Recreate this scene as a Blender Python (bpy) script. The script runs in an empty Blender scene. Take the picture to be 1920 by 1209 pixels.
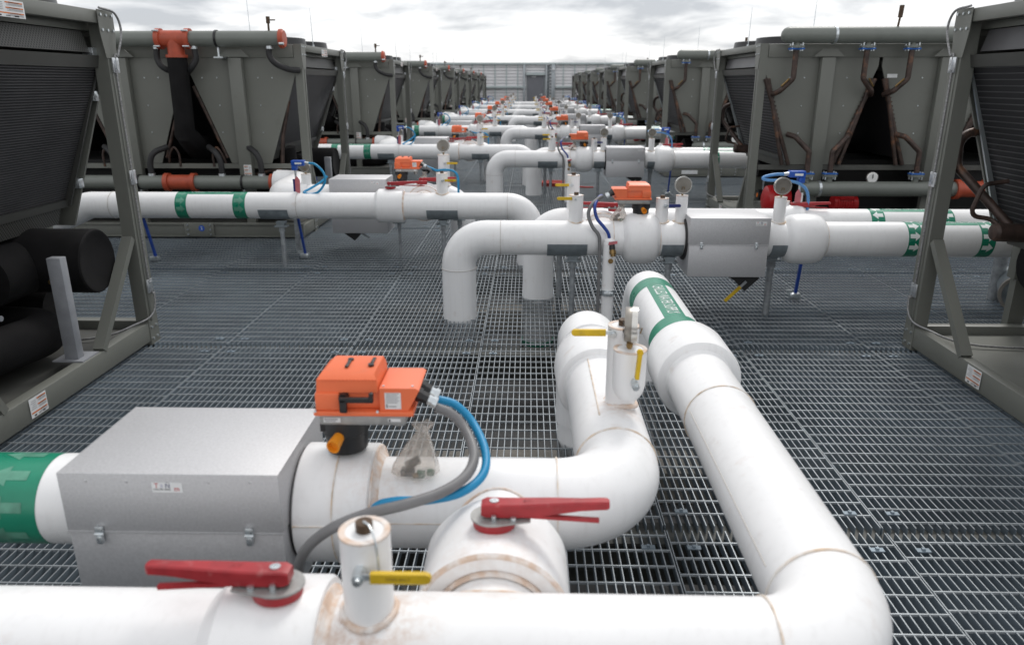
import bpy, bmesh, math, random
from mathutils import Vector, Matrix
from math import sin, cos, pi, radians, atan2, sqrt

random.seed(7)
sc = bpy.context.scene
COL = sc.collection

# ------------------------------------------------------------------ camera
cam_d = bpy.data.cameras.new('camera')
cam = bpy.data.objects.new('camera', cam_d)
COL.objects.link(cam)
cam.location = (0, 0, 1.70)
cam.rotation_euler = (radians(90 - 17.87), 0, radians(1.2516))
cam_d.sensor_width = 36
cam_d.sensor_fit = 'HORIZONTAL'
cam_d.lens = 26.14
cam_d.clip_start = 0.05
cam_d.clip_end = 2000
cam_d.dof.use_dof = True
cam_d.dof.focus_distance = 4.2
cam_d.dof.aperture_fstop = 2.8
sc.camera = cam

# ------------------------------------------------------------------ sky
SUN_EL, SUN_AZ = 52, 20          # azimuth clockwise from +Y (ahead of the camera)
world = bpy.data.worlds.new('World')
sc.world = world
world.use_nodes = True
nt = world.node_tree
nt.nodes.clear()
N = nt.nodes.new
out = N('ShaderNodeOutputWorld'); bg = N('ShaderNodeBackground')
bg.inputs['Strength'].default_value = 1.0
sky = N('ShaderNodeTexSky'); sky.sky_type = 'NISHITA'; sky.sun_disc = False
sky.sun_elevation = radians(SUN_EL); sky.sun_rotation = radians(SUN_AZ)
sk = N('ShaderNodeMix'); sk.data_type = 'RGBA'; sk.blend_type = 'MULTIPLY'
sk.inputs['Factor'].default_value = 1
nt.links.new(sky.outputs[0], sk.inputs['A']); sk.inputs['B'].default_value = (.1, .1, .1, 1)
tc = N('ShaderNodeTexCoord'); sep = N('ShaderNodeSeparateXYZ')
nt.links.new(tc.outputs['Generated'], sep.inputs[0])
def wmath(op, a, b=None):
    n = N('ShaderNodeMath'); n.operation = op
    for i, q in enumerate((a, b)):
        if q is None: continue
        if isinstance(q, (int, float)): n.inputs[i].default_value = q
        else: nt.links.new(q, n.inputs[i])
    return n.outputs[0]
zc = wmath('ADD', wmath('MAXIMUM', sep.outputs['Z'], 0.0), 0.16)
cmb = N('ShaderNodeCombineXYZ')
nt.links.new(wmath('DIVIDE', sep.outputs['X'], zc), cmb.inputs[0])
nt.links.new(wmath('DIVIDE', sep.outputs['Y'], zc), cmb.inputs[1])
mp = N('ShaderNodeMapping'); mp.inputs['Location'].default_value = (3.1, 1.7, 0)
nt.links.new(cmb.outputs[0], mp.inputs[0])
nz = N('ShaderNodeTexNoise'); nz.inputs['Scale'].default_value = 1.15
nz.inputs['Detail'].default_value = 7; nz.inputs['Roughness'].default_value = .55
nz.inputs['Distortion'].default_value = .25
nt.links.new(mp.outputs[0], nz.inputs['Vector'])
rp = N('ShaderNodeValToRGB')
rp.color_ramp.elements[0].position = .38; rp.color_ramp.elements[0].color = (.56, .58, .62, 1)
rp.color_ramp.elements[1].position = .62; rp.color_ramp.elements[1].color = (1.16, 1.155, 1.15, 1)
e = rp.color_ramp.elements.new(.50); e.color = (.97, .975, .99, 1)
nt.links.new(nz.outputs[0], rp.inputs[0])
mx = N('ShaderNodeMix'); mx.data_type = 'RGBA'; mx.inputs['Factor'].default_value = .9
nt.links.new(sk.outputs['Result'], mx.inputs['A']); nt.links.new(rp.outputs[0], mx.inputs['B'])
nt.links.new(mx.outputs['Result'], bg.inputs[0]); nt.links.new(bg.outputs[0], out.inputs[0])

sun_d = bpy.data.lights.new('sun', 'SUN'); sun = bpy.data.objects.new('sun', sun_d)
COL.objects.link(sun)
sun_d.energy = 1.5; sun_d.angle = radians(18); sun_d.color = (1, .97, .93)
_az, _el = radians(SUN_AZ), radians(SUN_EL)
_d = Vector((sin(_az)*cos(_el), cos(_az)*cos(_el), sin(_el)))
sun.rotation_euler = _d.to_track_quat('Z', 'Y').to_euler()

sc.view_settings.view_transform = 'Standard'
sc.view_settings.look = 'None'
sc.view_settings.gamma = 1
sc.view_settings.exposure = 0.14
sc.view_settings.use_curve_mapping = False

# ------------------------------------------------------------------ materials
def mat(name, col, rough=.5, metal=0., nscale=0, namt=0., bump=0., bscale=200, spec=None,
        dirt=None, dirt_scale=6, dirt_lo=.62, dirt_hi=.75, dirt_amt=.5, trans=0, stretch=None):
    m = bpy.data.materials.new(name); m.use_nodes = True
    t = m.node_tree; b = t.nodes['Principled BSDF']
    b.inputs['Base Color'].default_value = (*col, 1)
    b.inputs['Roughness'].default_value = rough
    b.inputs['Metallic'].default_value = metal
    if spec is not None: b.inputs['Specular IOR Level'].default_value = spec
    if trans: b.inputs['Transmission Weight'].default_value = trans
    co = t.nodes.new('ShaderNodeNewGeometry').outputs['Position']
    if stretch:
        mp_ = t.nodes.new('ShaderNodeMapping'); mp_.inputs['Scale'].default_value = stretch
        t.links.new(co, mp_.inputs[0]); co = mp_.outputs[0]
    src = None
    if nscale:
        n = t.nodes.new('ShaderNodeTexNoise'); n.inputs['Scale'].default_value = nscale
        n.inputs['Detail'].default_value = 5; t.links.new(co, n.inputs['Vector'])
        r = t.nodes.new('ShaderNodeMapRange')
        r.inputs['From Min'].default_value = .3; r.inputs['From Max'].default_value = .7
        r.inputs['To Min'].default_value = 1 - namt; r.inputs['To Max'].default_value = 1 + namt
        t.links.new(n.outputs[0], r.inputs[0])
        mxx = t.nodes.new('ShaderNodeMix'); mxx.data_type = 'RGBA'; mxx.blend_type = 'MULTIPLY'
        mxx.inputs['Factor'].default_value = 1; mxx.inputs['A'].default_value = (*col, 1)
        t.links.new(r.outputs[0], mxx.inputs['B'])
        src = mxx.outputs['Result']
        rr = t.nodes.new('ShaderNodeMapRange')
        rr.inputs['To Min'].default_value = max(.05, rough - .1); rr.inputs['To Max'].default_value = min(1, rough + .1)
        t.links.new(n.outputs[0], rr.inputs[0]); t.links.new(rr.outputs[0], b.inputs['Roughness'])
    if dirt:
        n = t.nodes.new('ShaderNodeTexNoise'); n.inputs['Scale'].default_value = dirt_scale
        n.inputs['Detail'].default_value = 8; n.inputs['Roughness'].default_value = .65
        t.links.new(co, n.inputs['Vector'])
        r = t.nodes.new('ShaderNodeMapRange')
        r.inputs['From Min'].default_value = dirt_lo; r.inputs['From Max'].default_value = dirt_hi
        r.inputs['To Max'].default_value = dirt_amt
        t.links.new(n.outputs[0], r.inputs[0])
        mxx = t.nodes.new('ShaderNodeMix'); mxx.data_type = 'RGBA'
        if src: t.links.new(src, mxx.inputs['A'])
        else: mxx.inputs['A'].default_value = (*col, 1)
        mxx.inputs['B'].default_value = (*dirt, 1)
        t.links.new(r.outputs[0], mxx.inputs['Factor'])
        src = mxx.outputs['Result']
    if src: t.links.new(src, b.inputs['Base Color'])
    if bump:
        n = t.nodes.new('ShaderNodeTexNoise'); n.inputs['Scale'].default_value = bscale
        n.inputs['Detail'].default_value = 3; t.links.new(co, n.inputs['Vector'])
        bp = t.nodes.new('ShaderNodeBump'); bp.inputs['Strength'].default_value = bump
        bp.inputs['Distance'].default_value = .002
        t.links.new(n.outputs[0], bp.inputs['Height']); t.links.new(bp.outputs[0], b.inputs['Normal'])
    return m

M = {}
M['jacket'] = mat('white_jacket', (.83, .83, .83), .34, nscale=2.2, namt=.025, dirt=(.48, .36, .28), dirt_scale=8, dirt_lo=.61, dirt_hi=.78, dirt_amt=.38)
def weather_jacket(m, stains=(), streak=.10):
    t = m.node_tree; b = t.nodes['Principled BSDF']
    src = b.inputs['Base Color'].links[0].from_socket
    pos = t.nodes.new('ShaderNodeNewGeometry').outputs['Position']
    def mixin(fac, col):
        nonlocal src
        q = t.nodes.new('ShaderNodeMix'); q.data_type = 'RGBA'
        t.links.new(src, q.inputs['A']); q.inputs['B'].default_value = (*col, 1)
        t.links.new(fac, q.inputs['Factor']); src = q.outputs['Result']
    mpn = t.nodes.new('ShaderNodeMapping'); mpn.inputs['Scale'].default_value = (55, 40, 2.5)
    t.links.new(pos, mpn.inputs[0])
    n = t.nodes.new('ShaderNodeTexNoise'); n.inputs['Scale'].default_value = 1; n.inputs['Detail'].default_value = 3
    t.links.new(mpn.outputs[0], n.inputs['Vector'])
    r = t.nodes.new('ShaderNodeMapRange'); r.inputs['From Min'].default_value = .52; r.inputs['From Max'].default_value = .75
    r.inputs['To Max'].default_value = streak; t.links.new(n.outputs[0], r.inputs[0]); mixin(r.outputs[0], (.42, .40, .38))
    for P, rad, amt in stains:
        d = t.nodes.new('ShaderNodeVectorMath'); d.operation = 'DISTANCE'
        t.links.new(pos, d.inputs[0]); d.inputs[1].default_value = P
        r = t.nodes.new('ShaderNodeMapRange'); r.inputs['From Min'].default_value = rad*.35; r.inputs['From Max'].default_value = rad
        r.inputs['To Min'].default_value = 1; r.inputs['To Max'].default_value = 0; t.links.new(d.outputs['Value'], r.inputs[0])
        n = t.nodes.new('ShaderNodeTexNoise'); n.inputs['Scale'].default_value = 34; n.inputs['Detail'].default_value = 6
        n.inputs['Roughness'].default_value = .7; t.links.new(pos, n.inputs['Vector'])
        k = t.nodes.new('ShaderNodeMapRange'); k.inputs['From Min'].default_value = .40; k.inputs['From Max'].default_value = .66
        k.inputs['To Max'].default_value = amt; t.links.new(n.outputs[0], k.inputs[0])
        w = t.nodes.new('ShaderNodeMath'); w.operation = 'MULTIPLY'
        t.links.new(r.outputs[0], w.inputs[0]); t.links.new(k.outputs[0], w.inputs[1]); mixin(w.outputs[0], (.55, .40, .31))
    t.links.new(src, b.inputs['Base Color'])
    n = t.nodes.new('ShaderNodeTexNoise'); n.inputs['Scale'].default_value = 5; n.inputs['Detail'].default_value = 2
    t.links.new(pos, n.inputs['Vector'])
    bp = t.nodes.new('ShaderNodeBump'); bp.inputs['Strength'].default_value = .35; bp.inputs['Distance'].default_value = .012
    t.links.new(n.outputs[0], bp.inputs['Height']); t.links.new(bp.outputs[0], b.inputs['Normal'])
weather_jacket(M['jacket'])
M['jacket_stained'] = mat('stained_jacket', (.83, .83, .83), .36, nscale=2.2, namt=.03, dirt=(.50, .38, .30), dirt_scale=9, dirt_lo=.60, dirt_hi=.78, dirt_amt=.4)
weather_jacket(M['jacket_stained'], [((-.316, 1.22, .67), .17, .75), ((-.40, 1.15, .62), .14, .6), ((.312, 2.27, .68), .12, .6),
    ((-.40, 1.78, .66), .16, .3), ((-.075, 1.42, .66), .20, .26), ((-.50, 1.22, .70), .12, .5), ((-.56, 1.13, .56), .16, .35)])
M['caulk'] = mat('tan_caulk', (.62, .47, .37), .8, nscale=30, namt=.15, dirt=(.78, .76, .74), dirt_scale=22, dirt_lo=.42, dirt_hi=.62, dirt_amt=.85)
M['caulk_thin'] = mat('pale_caulk', (.62, .49, .37), .8, nscale=25, namt=.2, dirt=(.77, .76, .74), dirt_scale=16, dirt_lo=.40, dirt_hi=.62, dirt_amt=.9)
M['seam'] = mat('jacket_seam', (.50, .47, .44), .7)
M['green'] = mat('green_label', (.012, .22, .13), .3, nscale=12, namt=.1)
M['pale_green'] = mat('faded_arrow', (.10, .29, .205), .4, nscale=18, namt=.3)
M['print_white'] = mat('print_white', (.78, .82, .80), .4)
M['steel_lit_top'] = mat('sky_lit_bar_top', (.35, .38, .40), .4, .4, nscale=9, namt=.15, dirt=(.16, .12, .09), dirt_scale=3, dirt_lo=.66, dirt_hi=.78, dirt_amt=.3)  # lighter copy of the bar steel: sky light on tops and crossbars painted in
M['steel'] = mat('galvanised_bar', (.21, .258, .298), .45, .35, nscale=1.3, namt=.3, dirt=(.12, .09, .07), dirt_scale=3, dirt_lo=.66, dirt_hi=.78, dirt_amt=.35)
M['clip'] = mat('clip_steel', (.6, .62, .64), .3, .8, nscale=40, namt=.2)
M['zinc'] = mat('zinc_plated', (.62, .66, .68), .3, .85, nscale=60, namt=.15)
M['saddle'] = mat('saddle_steel', (.25, .285, .305), .42, .45, nscale=14, namt=.2)
M['galv_post'] = mat('galvanised_post', (.30, .32, .335), .5, .4, nscale=25, namt=.25, dirt=(.2, .12, .07), dirt_scale=12, dirt_lo=.62, dirt_hi=.8, dirt_amt=.4)
M['box'] = mat('stucco_aluminium', (.54, .54, .55), .52, .55, nscale=140, namt=.08, bump=.18, bscale=420)
M['rubber'] = mat('black_rubber', (.018, .018, .019), .6)
M['insul'] = mat('black_insulation', (.010, .0095, .010), .85, spec=.22, nscale=7, namt=.35, bump=.15, bscale=60)
M['unit'] = mat('olive_grey_paint', (.160, .165, .146), .42, nscale=1.6, namt=.06, bump=.03, bscale=30, dirt=(.09, .085, .07), dirt_scale=4, dirt_lo=.6, dirt_hi=.8, dirt_amt=.4)
M['unit_pipe'] = mat('olive_header_paint', (.165, .178, .160), .38, nscale=4, namt=.08)
M['dark_pan'] = mat('dark_pan', (.075, .076, .068), .6, nscale=4, namt=.25)
M['coil'] = mat('coil_fins', (.022, .022, .024), .6, .0, spec=.3, nscale=20, namt=.2)
M['coil_line'] = mat('coil_tube_edge', (.088, .087, .09), .42, .3, nscale=6, namt=.15)
M['coil_frame'] = mat('coil_frame', (.075, .076, .070), .42, .3, nscale=5, namt=.1)
M['edge'] = mat('bright_coil_edge', (.40, .44, .45), .35, .7)
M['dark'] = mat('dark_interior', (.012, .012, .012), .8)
M['redfit'] = mat('red_coupling', (.42, .075, .035), .45, nscale=15, namt=.12)
M['redpump'] = mat('red_pump', (.55, .014, .018), .35, nscale=6, namt=.1)
M['copper'] = mat('weathered_copper', (.060, .040, .033), .48, .3, nscale=14, namt=.5, dirt=(.30, .13, .055), dirt_scale=7, dirt_lo=.56, dirt_hi=.72, dirt_amt=.6)
M['bronze'] = mat('bronze', (.26, .17, .07), .38, .8, nscale=40, namt=.3)
M['darkbronze'] = mat('dark_plug', (.085, .055, .035), .5, .6, nscale=60, namt=.3)
M['blue_paint'] = mat('blue_flange', (.012, .11, .42), .4)
M['blue_box'] = mat('blue_plastic', (.010, .075, .40), .38)
M['navy'] = mat('navy_grip', (.012, .022, .15), .4)
M['blue_strut'] = mat('blue_strut_paint', (.008, .045, .26), .4, nscale=10, namt=.15)
M['blue_hose'] = mat('bright_blue_hose', (.004, .235, .46), .42)
M['blue_hose_pale'] = mat('pale_blue_hose', (.10, .27, .55), .4)
M['grey_hose'] = mat('grey_conduit', (.165, .165, .168), .45, nscale=12, namt=.15)
M['orange'] = mat('orange_housing', (.80, .165, .060), .42, nscale=8, namt=.06, bump=.05, bscale=120, dirt=(.42, .20, .13), dirt_scale=14, dirt_lo=.60, dirt_hi=.8, dirt_amt=.5)
M['cast'] = mat('cast_aluminium', (.36, .36, .35), .5, .5, nscale=40, namt=.15)
M['black'] = mat('black_plastic', (.013, .013, .014), .4)
M['amber'] = mat('amber_knob', (.80, .28, .015), .4)
M['lever_red'] = mat('lever_red', (.34, .018, .024), .42, nscale=20, namt=.18, dirt=(.45, .20, .19), dirt_scale=26, dirt_lo=.60, dirt_hi=.75, dirt_amt=.5)
M['lever_red_dark'] = mat('lever_raised_text', (.26, .012, .016), .4)
M['yellow'] = mat('yellow_grip', (.62, .41, .012), .5, nscale=18, namt=.15, dirt=(.30, .2, .06), dirt_scale=40, dirt_lo=.58, dirt_hi=.75, dirt_amt=.6)
M['yellow_print'] = mat('grip_print', (.20, .13, .02), .6)
M['gauge_back'] = mat('gauge_back', (.30, .28, .25), .35, .75, nscale=15, namt=.15)
M['gauge_rim'] = mat('gauge_rim', (.62, .61, .58), .25, .85)
M['gauge_face'] = mat('gauge_face', (.80, .80, .78), .3)
M['white_paint'] = mat('white_sticker', (.72, .73, .73), .5, nscale=20, namt=.05)
M['print_grey'] = mat('print_grey', (.34, .34, .35), .6)
M['print_black'] = mat('print_black', (.03, .03, .03), .6)
M['print_red'] = mat('print_red', (.50, .03, .035), .6)
M['print_navy'] = mat('print_navy', (.02, .025, .13), .6)
M['print_lav'] = mat('print_lavender', (.45, .45, .58), .6)
M['print_orange'] = mat('print_orange', (.66, .17, .02), .6)
M['print_blue'] = mat('print_blue', (.02, .09, .42), .5)
M['tag_pink'] = mat('faded_red_tag', (.55, .16, .18), .6, nscale=20, namt=.2)
M['grey_paint'] = mat('grey_strut_paint', (.27, .28, .30), .45, nscale=12, namt=.12, dirt=(.30, .12, .05), dirt_scale=10, dirt_lo=.66, dirt_hi=.75, dirt_amt=.5)
M['bag'] = mat('clear_plastic_bag', (.62, .55, .48), .25, trans=.45, nscale=25, namt=.2)
M['circuit'] = mat('green_connector', (.02, .13, .08), .4)
M['flex'] = mat('braided_conduit', (.30, .30, .30), .4, .5, nscale=90, namt=.4)
M['roof'] = mat('roof_membrane', (.13, .13, .13), .85, nscale=2.5, namt=.3, dirt=(.06, .055, .05), dirt_scale=1.5, dirt_lo=.45, dirt_hi=.7, dirt_amt=.6)
M['curb'] = mat('concrete_curb', (.30, .28, .25), .9, nscale=6, namt=.25)
M['siding'] = mat('galvanised_siding', (.74, .73, .74), .5, 0., nscale=1.2, namt=.06)
M['wall_rail'] = mat('wall_rail', (.47, .53, .53), .42, .3, nscale=3, namt=.08)
M['wall_post'] = mat('wall_post', (.38, .41, .43), .45, .35, nscale=4, namt=.1)
M['door'] = mat('door_grey', (.185, .19, .21), .5, nscale=3, namt=.05)
M['dark_rail'] = mat('wall_girt', (.20, .22, .23), .5, .3)
M['red_hose'] = mat('coiled_red_hose', (.45, .05, .035), .5, nscale=12, namt=.15)

M['bag'].node_tree.nodes['Principled BSDF'].inputs['Alpha'].default_value = .52

def perforated(name, col):
    m = bpy.data.materials.new(name); m.use_nodes = True
    t = m.node_tree; b = t.nodes['Principled BSDF']; b.inputs['Roughness'].default_value = .5
    g = t.nodes.new('ShaderNodeTexCoord'); mpn = t.nodes.new('ShaderNodeMapping')
    mpn.inputs['Scale'].default_value = (0, 1, 1); mpn.inputs['Rotation'].default_value = (radians(45), 0, 0)
    t.links.new(g.outputs['Object'], mpn.inputs[0])
    vo = t.nodes.new('ShaderNodeTexVoronoi'); vo.inputs['Scale'].default_value = 62
    vo.inputs['Randomness'].default_value = 0
    t.links.new(mpn.outputs[0], vo.inputs['Vector'])
    r = t.nodes.new('ShaderNodeMapRange'); r.inputs['From Min'].default_value = .30; r.inputs['From Max'].default_value = .36
    t.links.new(vo.outputs['Distance'], r.inputs[0])
    mm = t.nodes.new('ShaderNodeMix'); mm.data_type = 'RGBA'
    mm.inputs['A'].default_value = (.006, .006, .006, 1); mm.inputs['B'].default_value = (*col, 1)
    t.links.new(r.outputs[0], mm.inputs['Factor']); t.links.new(mm.outputs['Result'], b.inputs['Base Color'])
    return m
M['perf'] = perforated('perforated_grille', (.085, .085, .078))

# ------------------------------------------------------------------ mesh builder
def V(*a): return Vector(a)

class MB:
    def __init__(s): s.v = []; s.f = []; s.m = []
    def add(s, v, f, m=0):
        o = len(s.v); s.v += [tuple(p) for p in v]
        s.f += [tuple(i + o for i in q) for q in f]; s.m += [m]*len(f); return s
    def box(s, x0, x1, y0, y1, z0, z1, bev=0, m=0, seg=2):
        if bev:
            bm = bmesh.new(); bmesh.ops.create_cube(bm, size=1)
            for q in bm.verts:
                q.co = ((x0+x1)/2 + q.co.x*(x1-x0), (y0+y1)/2 + q.co.y*(y1-y0), (z0+z1)/2 + q.co.z*(z1-z0))
            bmesh.ops.bevel(bm, geom=bm.edges[:], offset=bev, segments=seg, profile=.5, affect='EDGES')
            bm.verts.index_update()
            s.add([q.co[:] for q in bm.verts], [[q.index for q in f.verts] for f in bm.faces], m); bm.free(); return s
        return s.add([(x0,y0,z0),(x1,y0,z0),(x1,y1,z0),(x0,y1,z0),(x0,y0,z1),(x1,y0,z1),(x1,y1,z1),(x0,y1,z1)],
              [(0,3,2,1),(4,5,6,7),(0,1,5,4),(1,2,6,5),(2,3,7,6),(3,0,4,7)], m)
    def bar(s, p, q, w, h, m=0, up=(0,0,1)):
        p, q = V(*p), V(*q); d = (q-p).normalized(); u = V(*up)
        if abs(d.dot(u)) > .98: u = V(0,1,0)
        a = d.cross(u).normalized(); b = a.cross(d).normalized()
        vs = [c + a*i*w/2 + b*j*h/2 for c in (p, q) for i, j in ((-1,-1),(1,-1),(1,1),(-1,1))]
        return s.add(vs, [(0,1,2,3),(7,6,5,4),(0,4,5,1),(1,5,6,2),(2,6,7,3),(3,7,4,0)], m)
    def prism(s, poly, axis, a0, a1, m=0):
        n = len(poly)
        def pt(c, a): return (a, c[0], c[1]) if axis == 'x' else (c[0], a, c[1]) if axis == 'y' else (c[0], c[1], a)
        vs = [pt(c, a0) for c in poly] + [pt(c, a1) for c in poly]
        return s.add(vs, [tuple(range(n))[::-1], tuple(range(n, 2*n))] + [(i, (i+1) % n, n+(i+1) % n, n+i) for i in range(n)], m)
    def lathe(s, P, d, prof, seg=32, m=0):
        P, d = V(*P), V(*d).normalized(); u = V(0,0,1) if abs(d.z) < .9 else V(1,0,0)
        a = d.cross(u).normalized(); b = d.cross(a)
        vs, rings = [], []
        for t, r in prof:
            if r < 1e-6: rings.append([len(vs)]); vs.append(P + d*t)
            else:
                rings.append(list(range(len(vs), len(vs)+seg)))
                vs += [P + d*t + a*r*cos(2*pi*i/seg) + b*r*sin(2*pi*i/seg) for i in range(seg)]
        fs = []
        for A, B in zip(rings, rings[1:]):
            for i in range(seg):
                j = (i+1) % seg
                if len(A) == 1 and len(B) == 1: continue
                if len(A) == 1: fs.append((A[0], B[i], B[j]))
                elif len(B) == 1: fs.append((A[i], A[j], B[0]))
                else: fs.append((A[i], A[j], B[j], B[i]))
        return s.add(vs, fs, m)
    def cyl(s, p, q, r, seg=20, m=0, r2=None):
        p, q = V(*p), V(*q); L = (q-p).length
        return s.lathe(p, q-p, [(0,0),(0,r),(L, r if r2 is None else r2),(L,0)], seg, m)
    def tube(s, pts, r, seg=16, m=0, caps=True):
        pts = [V(*p) for p in pts]; n = len(pts)
        tan = [((pts[min(i+1,n-1)] - pts[max(i-1,0)]).normalized()) for i in range(n)]
        u = V(0,0,1) if abs(tan[0].z) < .9 else V(0,1,0)
        a = tan[0].cross(u).normalized(); vs = []
        for i in range(n):
            a = (a - tan[i]*a.dot(tan[i])).normalized(); b = tan[i].cross(a)
            ri = r[i] if isinstance(r, (list, tuple)) else r
            vs += [pts[i] + (a*cos(2*pi*k/seg) + b*sin(2*pi*k/seg))*ri for k in range(seg)]
        fs = [(i*seg+k, i*seg+(k+1) % seg, (i+1)*seg+(k+1) % seg, (i+1)*seg+k) for i in range(n-1) for k in range(seg)]
        if caps: fs += [tuple(range(seg))[::-1], tuple(range((n-1)*seg, n*seg))]
        return s.add(vs, fs, m)
    def map(s, fn): s.v = [tuple(fn(p)) for p in s.v]; return s
    def join(s, o, m=None):
        k = len(s.v); s.v += o.v; s.f += [tuple(i+k for i in q) for q in o.f]; s.m += (o.m if m is None else [m]*len(o.m)); return s

def fillet(pts, R, n=9):
    pts = [V(*p) for p in pts]; o = [pts[0]]
    for i in range(1, len(pts)-1):
        A, B, C_ = pts[i-1], pts[i], pts[i+1]
        d1 = (A-B).normalized(); d2 = (C_-B).normalized(); ang = d1.angle(d2)
        t = min(R/math.tan(ang/2), (A-B).length*.49, (C_-B).length*.49); Rr = t*math.tan(ang/2)
        c = B + (d1+d2).normalized()*(Rr/sin(ang/2))
        p0, p1 = B + d1*t, B + d2*t; v0, v1 = p0-c, p1-c; tot = v0.angle(v1)
        ax = v0.cross(v1).normalized()
        for k in range(n+1): o.append(c + Matrix.Rotation(tot*k/n, 3, ax) @ v0)
    o.append(pts[-1]); return o

def smooth(pts, n=6):
    pts = [V(*p) for p in pts]; o = []
    P = [pts[0]*2 - pts[1]] + pts + [pts[-1]*2 - pts[-2]]
    for i in range(1, len(P)-2):
        for k in range(n):
            t = k/n; a, b, c, d = P[i-1], P[i], P[i+1], P[i+2]
            o.append(.5*((2*b) + (c-a)*t + (2*a-5*b+4*c-d)*t*t + (3*b-a-3*c+d)*t**3))
    o.append(pts[-1]); return o

def make_mesh(name, mb, mats, off=(0,0,0), flat=False):
    me = bpy.data.meshes.new(name)
    me.from_pydata([(p[0]-off[0], p[1]-off[1], p[2]-off[2]) for p in mb.v], [], mb.f)
    if not isinstance(mats, (list, tuple)): mats = [mats]
    for q in mats: me.materials.append(M[q])
    if len(mats) > 1: me.polygons.foreach_set('material_index', mb.m)
    bm = bmesh.new(); bm.from_mesh(me)
    bmesh.ops.recalc_face_normals(bm, faces=bm.faces)
    if not flat:
        for f in bm.faces: f.smooth = True
        for ed in bm.edges:
            if len(ed.link_faces) == 2 and ed.calc_face_angle(0) > .66: ed.smooth = False
    bm.to_mesh(me); bm.free(); return me

class Thing:
    def __init__(s, name, label, cat, loc, group=None, kind=None):
        o = bpy.data.objects.new(name, None); COL.objects.link(o); o.location = loc
        o.empty_display_size = .1; s.o = o; s.loc = V(*loc)
        if label: o['label'] = label
        if cat: o['category'] = cat
        if group: o['group'] = group
        if kind: o['kind'] = kind
    def part(s, name, mb, mats, parent=None, label=None, kind=None, local=False, flat=False):
        off = (0,0,0) if local else s.loc
        me = make_mesh(name, mb, mats, off, flat)
        o = bpy.data.objects.new(name, me); COL.objects.link(o); o.parent = parent or s.o
        if label: o['label'] = label
        if kind: o['kind'] = kind
        return o

def single(name, mb, mats, label, cat, loc, group=None):
    me = make_mesh(name, mb, mats, loc)
    o = bpy.data.objects.new(name, me); COL.objects.link(o); o.location = loc
    o['label'] = label; o['category'] = cat
    if group: o['group'] = group
    return o

KIDS = {}
def index_children():
    KIDS.clear()
    for o in bpy.data.objects:
        if o.parent: KIDS.setdefault(o.parent.name, []).append(o)

def dup(root, delta, label):
    r = root.copy(); COL.objects.link(r); r.location = root.location + V(*delta); r['label'] = label
    for ch in KIDS.get(root.name, []):
        c = ch.copy(); COL.objects.link(c); c.parent = r
        for g in KIDS.get(ch.name, []):
            d = g.copy(); COL.objects.link(d); d.parent = c
    return r

# ------------------------------------------------------------------ print helpers
_txt_cache = {}
def text_mb(s, size):
    if s not in _txt_cache:
        cu = bpy.data.curves.new('t', 'FONT'); cu.body = s; cu.size = 1; cu.align_x = 'CENTER'; cu.align_y = 'CENTER'
        cu.resolution_u = 2
        ob = bpy.data.objects.new('t', cu); COL.objects.link(ob)
        dg = bpy.context.evaluated_depsgraph_get(); me = ob.evaluated_get(dg).to_mesh()
        _txt_cache[s] = ([tuple(p.co) for p in me.vertices], [tuple(p.vertices) for p in me.polygons])
        ob.evaluated_get(dg).to_mesh_clear(); bpy.data.objects.remove(ob); bpy.data.curves.remove(cu)
    vs, fs = _txt_cache[s]; b = MB(); b.add([(p[0]*size, p[1]*size, 0) for p in vs], fs); return b

def flat_text(s, size, o, u, v, sx=1.):
    o, u, v = V(*o), V(*u), V(*v)
    return text_mb(s, size).map(lambda p: o + u*p[0]*sx + v*p[1])

def bent_text(s, size, P0, a, side, r, th0, flip=1, sx=1.):
    """text round a pipe: runs along axis a, letter height goes round the pipe"""
    b = text_mb(s, size); bm = bmesh.new(); vs = [bm.verts.new(p) for p in b.v]
    for f in b.f:
        try: bm.faces.new([vs[i] for i in f])
        except ValueError: pass
    for k in range(-4, 5):
        bmesh.ops.bisect_plane(bm, geom=bm.verts[:]+bm.edges[:]+bm.faces[:], plane_co=(0, k*size*.13, 0), plane_no=(0,1,0))
    bm.verts.index_update(); o = MB(); P0, a, side = V(*P0), V(*a), V(*side)
    vv = []
    for q in bm.verts:
        th = th0 - flip*q.co.y/r
        vv.append(P0 + a*q.co.x*flip*sx + V(0,0,1)*cos(th)*r + side*sin(th)*r)
    o.add(vv, [[q.index for q in f.verts] for f in bm.faces]); bm.free(); return o

def shell(P0, a, side, r, t0, t1, th0, th1, n=24, thick=0, m=0):
    P0, a, side = V(*P0), V(*a), V(*side); o = MB()
    def pt(t, th, rr): return P0 + a*t + V(0,0,1)*cos(th)*rr + side*sin(th)*rr
    vs = []; radii = (r,) if not thick else (r, r+thick)
    for rr in radii:
        for i in range(n+1):
            th = th0 + (th1-th0)*i/n; vs += [pt(t0, th, rr), pt(t1, th, rr)]
    fs = [(2*i, 2*i+1, 2*i+3, 2*i+2) for i in range(n)]
    if thick:
        k = 2*(n+1); fs += [(k+2*i, k+2*i+2, k+2*i+3, k+2*i+1) for i in range(n)]
        fs += [(2*i, 2*i+2, k+2*i+2, k+2*i) for i in range(n)] + [(2*i+1, k+2*i+1, k+2*i+3, 2*i+3) for i in range(n)]
        fs += [(0, k, k+1, 1), (2*n, 2*n+1, k+2*n+1, k+2*n)]
    return o.add(vs, fs, m)

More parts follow.
